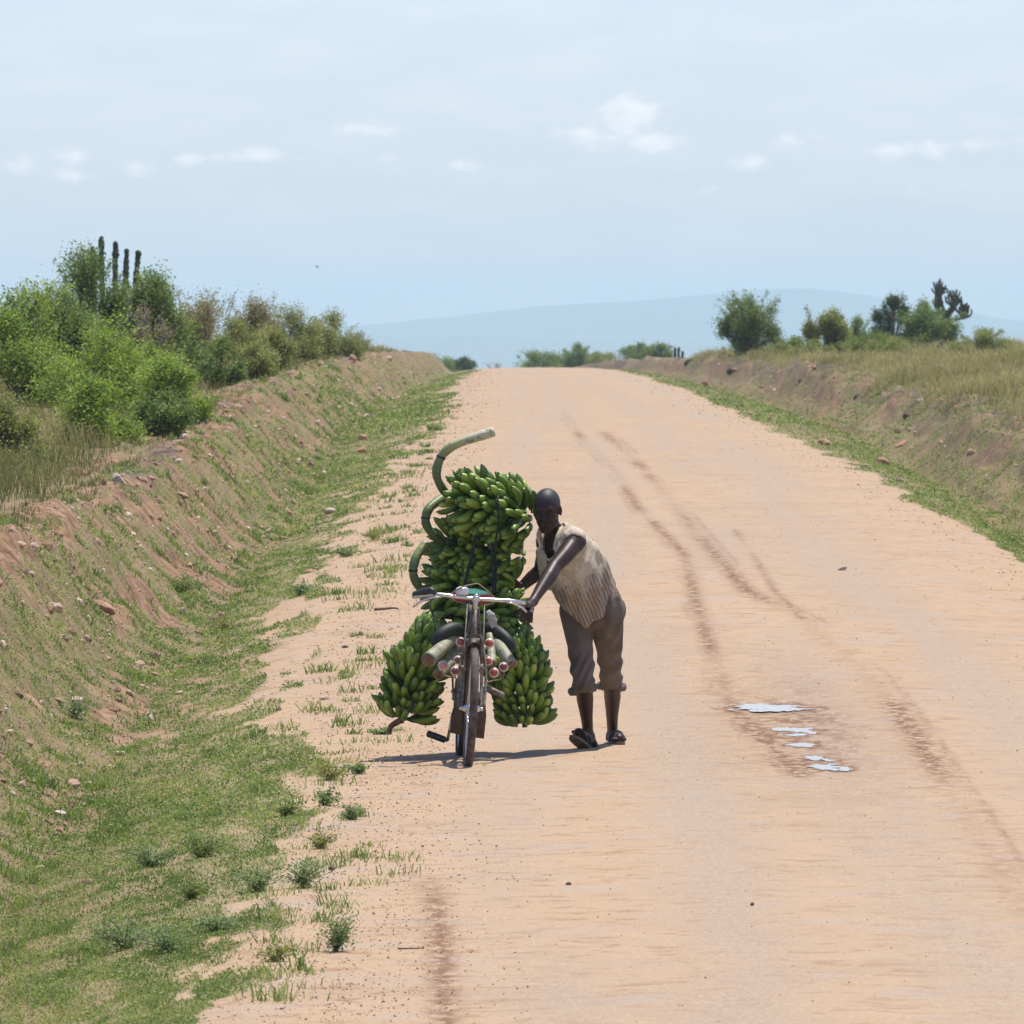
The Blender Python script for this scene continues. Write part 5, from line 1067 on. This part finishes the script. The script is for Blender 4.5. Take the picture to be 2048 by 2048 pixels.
def person():
    org = P(1200, 1506, 65.4); org[2] = G(org[0], org[1])
    e = empty('person', org, 'man in an open pale striped shirt and rolled brown trousers pushing the loaded bicycle', 'person')
    HC = P(1094, 1021, 64.62)
    RS, LS = P(1094, 1086, 64.86), P(1150, 1084, 64.60); NK = P(1112, 1064, 64.72); NT = HC + [.01, .03, -.06]
    RH, LH = P(1154, 1226, 65.06), P(1212, 1222, 64.98)
    RK, LK = P(1167, 1364, 64.98), P(1223, 1356, 65.32); RA, LA = P(1177, 1474, 65.18), P(1225, 1472, 65.72)
    LE, LW = P(1109, 1133, 64.40), P(1066, 1203, 64.14); RE, RW = P(1081, 1140, 65.00), P(1038, 1178, 64.99)
    S = SDF([P(1020, 0, 65)[0], 63.95, org[2] - .02], [P(1262, 0, 65)[0], 66.05, P(0, 965, 65)[2]], .0046)
    # trunk
    S.cone(RS, LS, .058, .058, .04); ch = (RS + LS) / 2; wa = (RH + LH) / 2
    S.cone(RS * .72 + LS * .28 - [0, 0, .09], RH * .7 + LH * .3 + [0, 0, .14], .082, .072, .06); S.cone(LS * .72 + RS * .28 - [0, 0, .09], LH * .7 + RH * .3 + [0, 0, .14], .082, .072, .06)
    S.cone(RH * .8 + LH * .2, LH * .8 + RH * .2, .092, .092, .05)
    S.cone(NK + [0, .03, -.03], NT, .058, .052, .03)
    S.cone(NK + [0, .03, -.02], RS, .045, .05, .04); S.cone(NK + [0, .03, -.02], LS, .045, .05, .04)
    # arms
    m = LS * .45 + LE * .55; S.chain([LS, m + [.006, 0, 0], LE, LE * .7 + LW * .3 + [.003, 0, 0], LE * .3 + LW * .7, LW], [.060, .052, .0425, .046, .034, .027], .02)
    S.chain([RS, (RS + RE) / 2, RE, RE * .6 + RW * .4, RW], [.054, .046, .041, .040, .027], .02)
    # legs, hidden and bare
    for hp, kn, an, cf in ((RH, RK, RA, [0, .02, 0]), (LH, LK, LA, [.004, .02, 0])):
        S.chain([hp, kn, kn * .68 + an * .32 + cf, kn * .35 + an * .65, an], [.085, .050, .050, .036, .029], .03)
    # feet: the left one flat, the right one heel down with the toes up
    fl = P(1238, 1493, 65.50); hl = LA + [0, .05, -.045]; fl[2] = G(fl[0], fl[1]) + .034; hl[2] = G(hl[0], hl[1]) + .045
    S.cone(LA, hl, .032, .034, .02); S.cone(LA + [0, -.02, -.01], fl, .034, .026, .03); S.cone(hl, fl, .034, .03, .02)
    hr = P(1183, 1494, 65.20); fr = P(1156, 1470, 65.03)
    S.cone(RA, hr + [0, .02, .01], .031, .034, .02); S.cone(RA, fr + [.0, 0, .012], .031, .024, .03); S.cone(hr + [.004, .008, .008], fr + [.006, .012, .012], .032, .026, .02)
    for (a, b, up) in ((fl, norm(fl - hl), [0, 0, 1]), (fr + [.006, .012, .012], norm(fr - hr), [.25, .45, .87])):
        sd = norm(np.cross(b, up))
        for k in range(5): o = (k - 2) * .0165; l = .030 - .004 * abs(k - (4 if a is fl else 0)); S.cone(a + sd * o, a + sd * o * 1.05 + b * l, .012, .0095 if abs(k - (4 if a is fl else 0)) else .012, .006)
    # hands closed on the grip and on the load
    def hand(wr, kn_c, side, dirs, knuck, thumb):
        S.cone(wr, kn_c, .026, .030, .02)
        for k, pts in enumerate(dirs): S.chain(pts, [.0112, .0102, .0092, .0078], .006)
        S.chain(thumb, [.014, .0125, .0105], .010)
    G0 = P(1050, 1215, 64.22)
    dirs = [[P(x0, y0, 64.06), P(x0 - 2, y0 + 9, 63.965), P(x0 - 4 + dx, y0 + 22, 63.965), P(x0 - 4 + dx, y0 + ln, 64.02)] for x0, y0, dx, ln in ((1047, 1211, 0, 31), (1053, 1212, 1, 36), (1059, 1214, 2, 35), (1065, 1217, 2, 27))]
    hand(LW, P(1057, 1212, 64.07), 1, dirs, None, [P(1050, 1208, 64.09), P(1041, 1212, 64.05), P(1036, 1220, 64.02)])
    dirs = [[P(x0, y0, 64.97), P(x0 - 7, y0 + 3, 64.95), P(x0 - 14, y0 + 8, 64.97), P(x0 - 18, y0 + 15, 65.01)] for x0, y0 in ((1036, 1168), (1034, 1174), (1033, 1180), (1033, 1185))]
    hand(RW, P(1034, 1177, 64.98), -1, dirs, None, [P(1038, 1170, 64.96), P(1032, 1163, 64.94), P(1026, 1160, 64.93)])
    # head
    f = norm([-.28, -1.0, -.22]); r = norm(np.cross(f, [0, 0, 1]) * 1.0); r = r if r[0] > 0 else -r; u = norm(np.cross(r, f)); u = u if u[2] > 0 else -u
    r = norm(r + .03 * u); u = norm(u - r * np.dot(r, u))
    def H(x, y, z): return HC + r * x + f * y + u * z
    S.ell(H(0, -.018, .038), (r * .0755, f * .094, u * .088), .02); S.ell(H(0, .012, -.012), (r * .066, f * .075, u * .085), .03)
    S.cone(H(-.040, .012, -.062), H(-.016, .056, -.102), .022, .020, .025); S.cone(H(.040, .012, -.062), H(.016, .056, -.102), .022, .020, .025); S.cone(H(0, .05, -.06), H(0, .066, -.106), .032, .017, .02)
    S.cone(H(-.040, .066, .020), H(-.006, .072, .018), .014, .013, .012); S.cone(H(.040, .066, .020), H(.006, .072, .018), .014, .013, .012); S.cone(H(-.046, .046, -.026), H(-.030, .064, -.032), .018, .016, .018); S.cone(H(.046, .046, -.026), H(.030, .064, -.032), .018, .016, .018)
    for s in (-1, 1): S.ell(H(.031 * s, .084, .000), (r * .018, f * .018, u * .0115), .010, True)
    for s in (-1, 1): S.ell(H(.031 * s, .066, .000), (r * .0135, f * .012, u * .0095), .003)
    S.cone(H(0, .076, .010), H(0, .102, -.034), .0085, .0145, .008); S.ell(H(-.0175, .087, -.038), (r * .0125, f * .011, u * .008), .006); S.ell(H(.0175, .087, -.038), (r * .0125, f * .011, u * .008), .006)
    S.cone(H(-.021, .080, -.060), H(.021, .080, -.060), .0090, .0090, .004); S.cone(H(-.018, .080, -.0755), H(.018, .080, -.0755), .0105, .0105, .004); S.cone(H(-.027, .090, -.0672), H(.027, .090, -.0672), .0042, .0042, .003, True)
    for s in (-1, 1):
        S.ell(H(.079 * s, -.010, -.004), (r * .010, f * .019 - r * .006 * s, u * .032), .008); S.ell(H(.084 * s, .000, .002), (r * .006, f * .010, u * .017), .005, True)
    V, Q = S.mesh(); mb = MB(); mb.add(V, Q); mb.build('body', M_SKIN, e, org)
    # cropped hair
    Sh = SDF(HC - .17, HC + .17, .005); Sh.ell(H(0, -.018, .040), (r * .0768, f * .0953, u * .0892), .01); Sh.plane_cut(H(0, .058, .046), f * .55 - u * .83, .01); Sh.plane_cut(H(0, -.02, -.035), -u, .01)
    V, Q = Sh.mesh(); mb = MB(); mb.add(V, Q); mb.build('hair', M_HAIR, e, org)
    # shirt
    A = np.array([P(1128, 1080, 64.75), P(1196, 1235, 65.02)]); dn = norm(A[1] - A[0])
    lo = [P(1050, 0, 65)[0], 64.35, P(0, 1275, 65)[2]]; hi = [P(1262, 0, 65)[0], 65.45, P(0, 1030, 65)[2]]
    Sc = SDF(lo, hi, .005)
    Sc.cone(RS + [.012, .01, .004], LS + [-.008, .01, .004], .070, .070, .03); Sc.cone(NK + [.012, .05, -.02], LS + [0, .01, .008], .058, .064, .05); Sc.cone(NK + [0, .05, -.02], RS + [.01, .01, .0], .055, .058, .05)
    Sc.cone(RS * .78 + LS * .22 - [0, 0, .07], P(1150, 1238, 65.10), .098, .118, .06); Sc.cone(LS * .72 + RS * .28 - [0, 0, .07], P(1196, 1236, 65.00), .100, .122, .06); Sc.cone(P(1130, 1110, 64.74), P(1172, 1246, 64.98), .10, .115, .06)
    Sc.cone(P(1160, 1110, 64.80), P(1208, 1200, 65.06), .10, .092, .06); Sc.cone(P(1138, 1080, 64.74), P(1192, 1176, 65.0), .080, .115, .08)
    # open front, armholes and the hem falling to a point
    
    for dd in np.arange(64.48, 64.735, .03): Sc.cone(P(1098, 1058, dd), P(1097, 1090, dd), .046, .036, .006, True); Sc.cone(P(1097, 1090, dd), P(1102, 1140, dd + .02), .036, .012, .006, True)
    Sc.cone(NK + [-.012, -.03, .03], NT + [0, 0, .02], .066, .075, .012, True)
    Sc.cone(LS + [-.005, -.055, -.012], LE + [.0, 0, 0], .050, .062, .02, True); Sc.cone(RS + [-.055, -.02, -.02], RE + [-.03, 0, 0], .055, .062, .02, True)
    tip = P(1170, 1259, 64.95); a1 = P(1106, 1190, 64.95); a2 = P(1243, 1192, 64.95)
    for (p0, p1) in ((a1, tip), (tip, a2)):
        t = norm(p1 - p0); n = np.array([-t[2], 0, t[0]]); n = n if n[2] < 0 else -n; Sc.plane_cut(tip, n, .006)
    sl, p = Sc.sub(Sc.lo, Sc.lo + Sc.h * (Sc.n - 1)); ac = norm(np.cross(dn, [0, -1, 0])); uu = (p - A[0]) @ ac; vv = (p - A[0]) @ dn; w = sstep(.02, .2, vv)
    Sc.F[sl] += (w * (.007 * np.sin(uu * 62 + 5 * vv + 3 * np.sin(vv * 9)) + .006 * np.sin(uu * 31 - 16 * vv + 1)) + .020 * (fbm(uu * 16 + 3 * vv, vv * 13 + p[..., 1] * 9, 3, 151) - .5) + .004 * np.sin(vv * 60 + uu * 25) * (1 - w)).astype(np.float32)
    V, Q = Sc.mesh(); mb = MB(); mb.add(V, Q, across=(V - A[0]) @ ac, down=(V - A[0]) @ dn / .5); sh = mb.build('shirt', M_SHIRT, e, org)
    # collar flaps
    for pts, wd in (([P(1130, 1050, 64.78), P(1124, 1060, 64.65), P(1114, 1078, 64.60), P(1108, 1100, 64.60)], .022), ([P(1090, 1054, 64.70), P(1082, 1060, 64.66), P(1077, 1074, 64.66), P(1082, 1096, 64.66)], .020)):
        mb = MB(); tube(mb, smooth_path(pts, 16), np.interp(np.linspace(0, 1, 16), [0, .3, 1], [wd * .8, wd, wd * .35]), 8, flat=.28, up=[.25, -1, .3]); o = mb.build('collar', M_SHIRT, sh, org)
        for an, val in (('down', 0.0), ('across', .1)):
            at = o.data.attributes.new(an, 'FLOAT', 'POINT'); at.data.foreach_set('value', np.full(len(o.data.vertices), val, np.float32))
    # trousers
    St = SDF([P(1095, 0, 65)[0], 64.7, P(0, 1400, 65)[2]], [P(1275, 0, 65)[0], 65.75, P(0, 1170, 65)[2]], .005)
    RC, LC = P(1166, 1378, 65.03), P(1223, 1370, 65.40)
    St.cone(RH + [.008, 0, .02], LH + [-.008, 0, .02], .108, .110, .04); St.cone(LH + [.004, .03, .0], LH + [.004, .04, -.08], .102, .096, .04); St.cone(LH, P(1210, 1198, 64.96), .104, .088, .04)
    St.chain([RH, RH * .5 + RK * .5 + [.0, -.01, 0], RK, RC], [.102, .078, .064, .066], .008); St.chain([LH, LH * .5 + LK * .5, LK, LC], [.102, .080, .066, .068], .008)
    sl, p = St.sub(St.lo, St.lo + St.h * (St.n - 1)); kz = P(0, 1340, 65)[2]
    St.F[sl] += (.013 * (fbm(p[..., 0] * 11 + 5 * p[..., 2], p[..., 2] * 8 - p[..., 0] * 6 + p[..., 1] * 7, 3, 161) - .5) + .007 * np.sin((p[..., 2] - .8 * p[..., 0]) * 62 + 4 * np.sin(p[..., 0] * 22)) * np.exp(-((p[..., 2] - kz) / .11) ** 2) + .005 * np.sin(p[..., 0] * 70 + p[..., 1] * 40 + p[..., 2] * 9) * sstep(kz, kz + .25, p[..., 2])).astype(np.float32)
    St.plane_cut(RC * .5 + LC * .5 - [0, 0, .012], [.0, 0, -1], .004)
    V, Q = St.mesh(); mb = MB(); mb.add(V, Q); tr = mb.build('trousers', M_TROU, e, org)
    for c, w, tl in ((RC + [-.002, 0, .0], .070, -.12), (LC + [0, 0, -.004], .073, .05)):
        mb = MB(); n = 40; pts = []
        for k in range(n + 1): a = 2 * math.pi * k / n; pts.append(c + [w * math.cos(a), w * .95 * math.sin(a), -tl * w * math.cos(a) * 1.5 + .006 * math.sin(3 * a) - .004])
        tube(mb, pts, .0165 * (1 + .14 * np.sin(np.arange(n + 1) * 1.3)), 10, False, flat=1.35, up=[0, 0, 1]); mb.build('cuff', M_CUFF, tr, org)
    # sandals
    def sandal(heel, toe, nrm, wd, thick):
        f_ = norm(toe - heel); n_ = norm(nrm - f_ * np.dot(nrm, f_)); s_ = np.cross(f_, n_); L_ = np.linalg.norm(toe - heel); n = 28; ring = []
        for k in range(n):
            a = 2 * math.pi * k / n; c = math.cos(a); s2 = math.sin(a); wid = wd * (.86 + .16 * c); ring.append(heel + f_ * (L_ * (.5 + .5 * c * (1 - .04 * s2 * s2))) + s_ * wid * (abs(s2) ** .75 * (1 if s2 > 0 else -1)))
        ring = np.array(ring); cen = ring.mean(0); V = np.vstack([ring, ring - n_ * thick, cen, cen - n_ * thick]); mb = MB(); k = np.arange(n); k2 = (k + 1) % n
        mb.add(V, np.stack([k, n + k, n + k2, k2], 1), np.vstack([np.stack([np.full(n, 2 * n), k, k2], 1), np.stack([np.full(n, 2 * n + 1), n + k2, n + k], 1)])); so = mb.build('sandal', M_SANDAL, e, org, smooth=False)
        for t0, t1, hh in ((.62, .74, .046), (.48, .60, .060), (.22, .30, .062)):
            mb = MB(); pts = []
            for q in np.linspace(-1, 1, 15): a = q * math.pi / 2; pts.append(heel + f_ * L_ * (t0 + (t1 - t0) * (q + 1) / 2) + s_ * wd * .92 * math.sin(a) + n_ * (hh * math.cos(a) ** .8 if abs(q) < 1 else 0))
            tube(mb, pts, .0085, 6, flat=.4, up=n_); mb.build('strap', M_STRAPS, so, org)
    hl2 = hl + norm(hl - fl) * .04; tl2 = fl + norm(fl - hl) * .06; hl2[2] = G(hl2[0], hl2[1]) + .018; tl2[2] = G(tl2[0], tl2[1]) + .018
    sandal(hl2, tl2, np.array([0, 0, 1.0]), .050, .016)
    fr_ = norm(fr - hr); nn = norm(np.array([.25, .45, .87])); off = norm(nn - fr_ * np.dot(nn, fr_)) * -.026
    sandal(hr - fr_ * .050 + off, fr + fr_ * .072 + off, nn, .050, .018)
person()
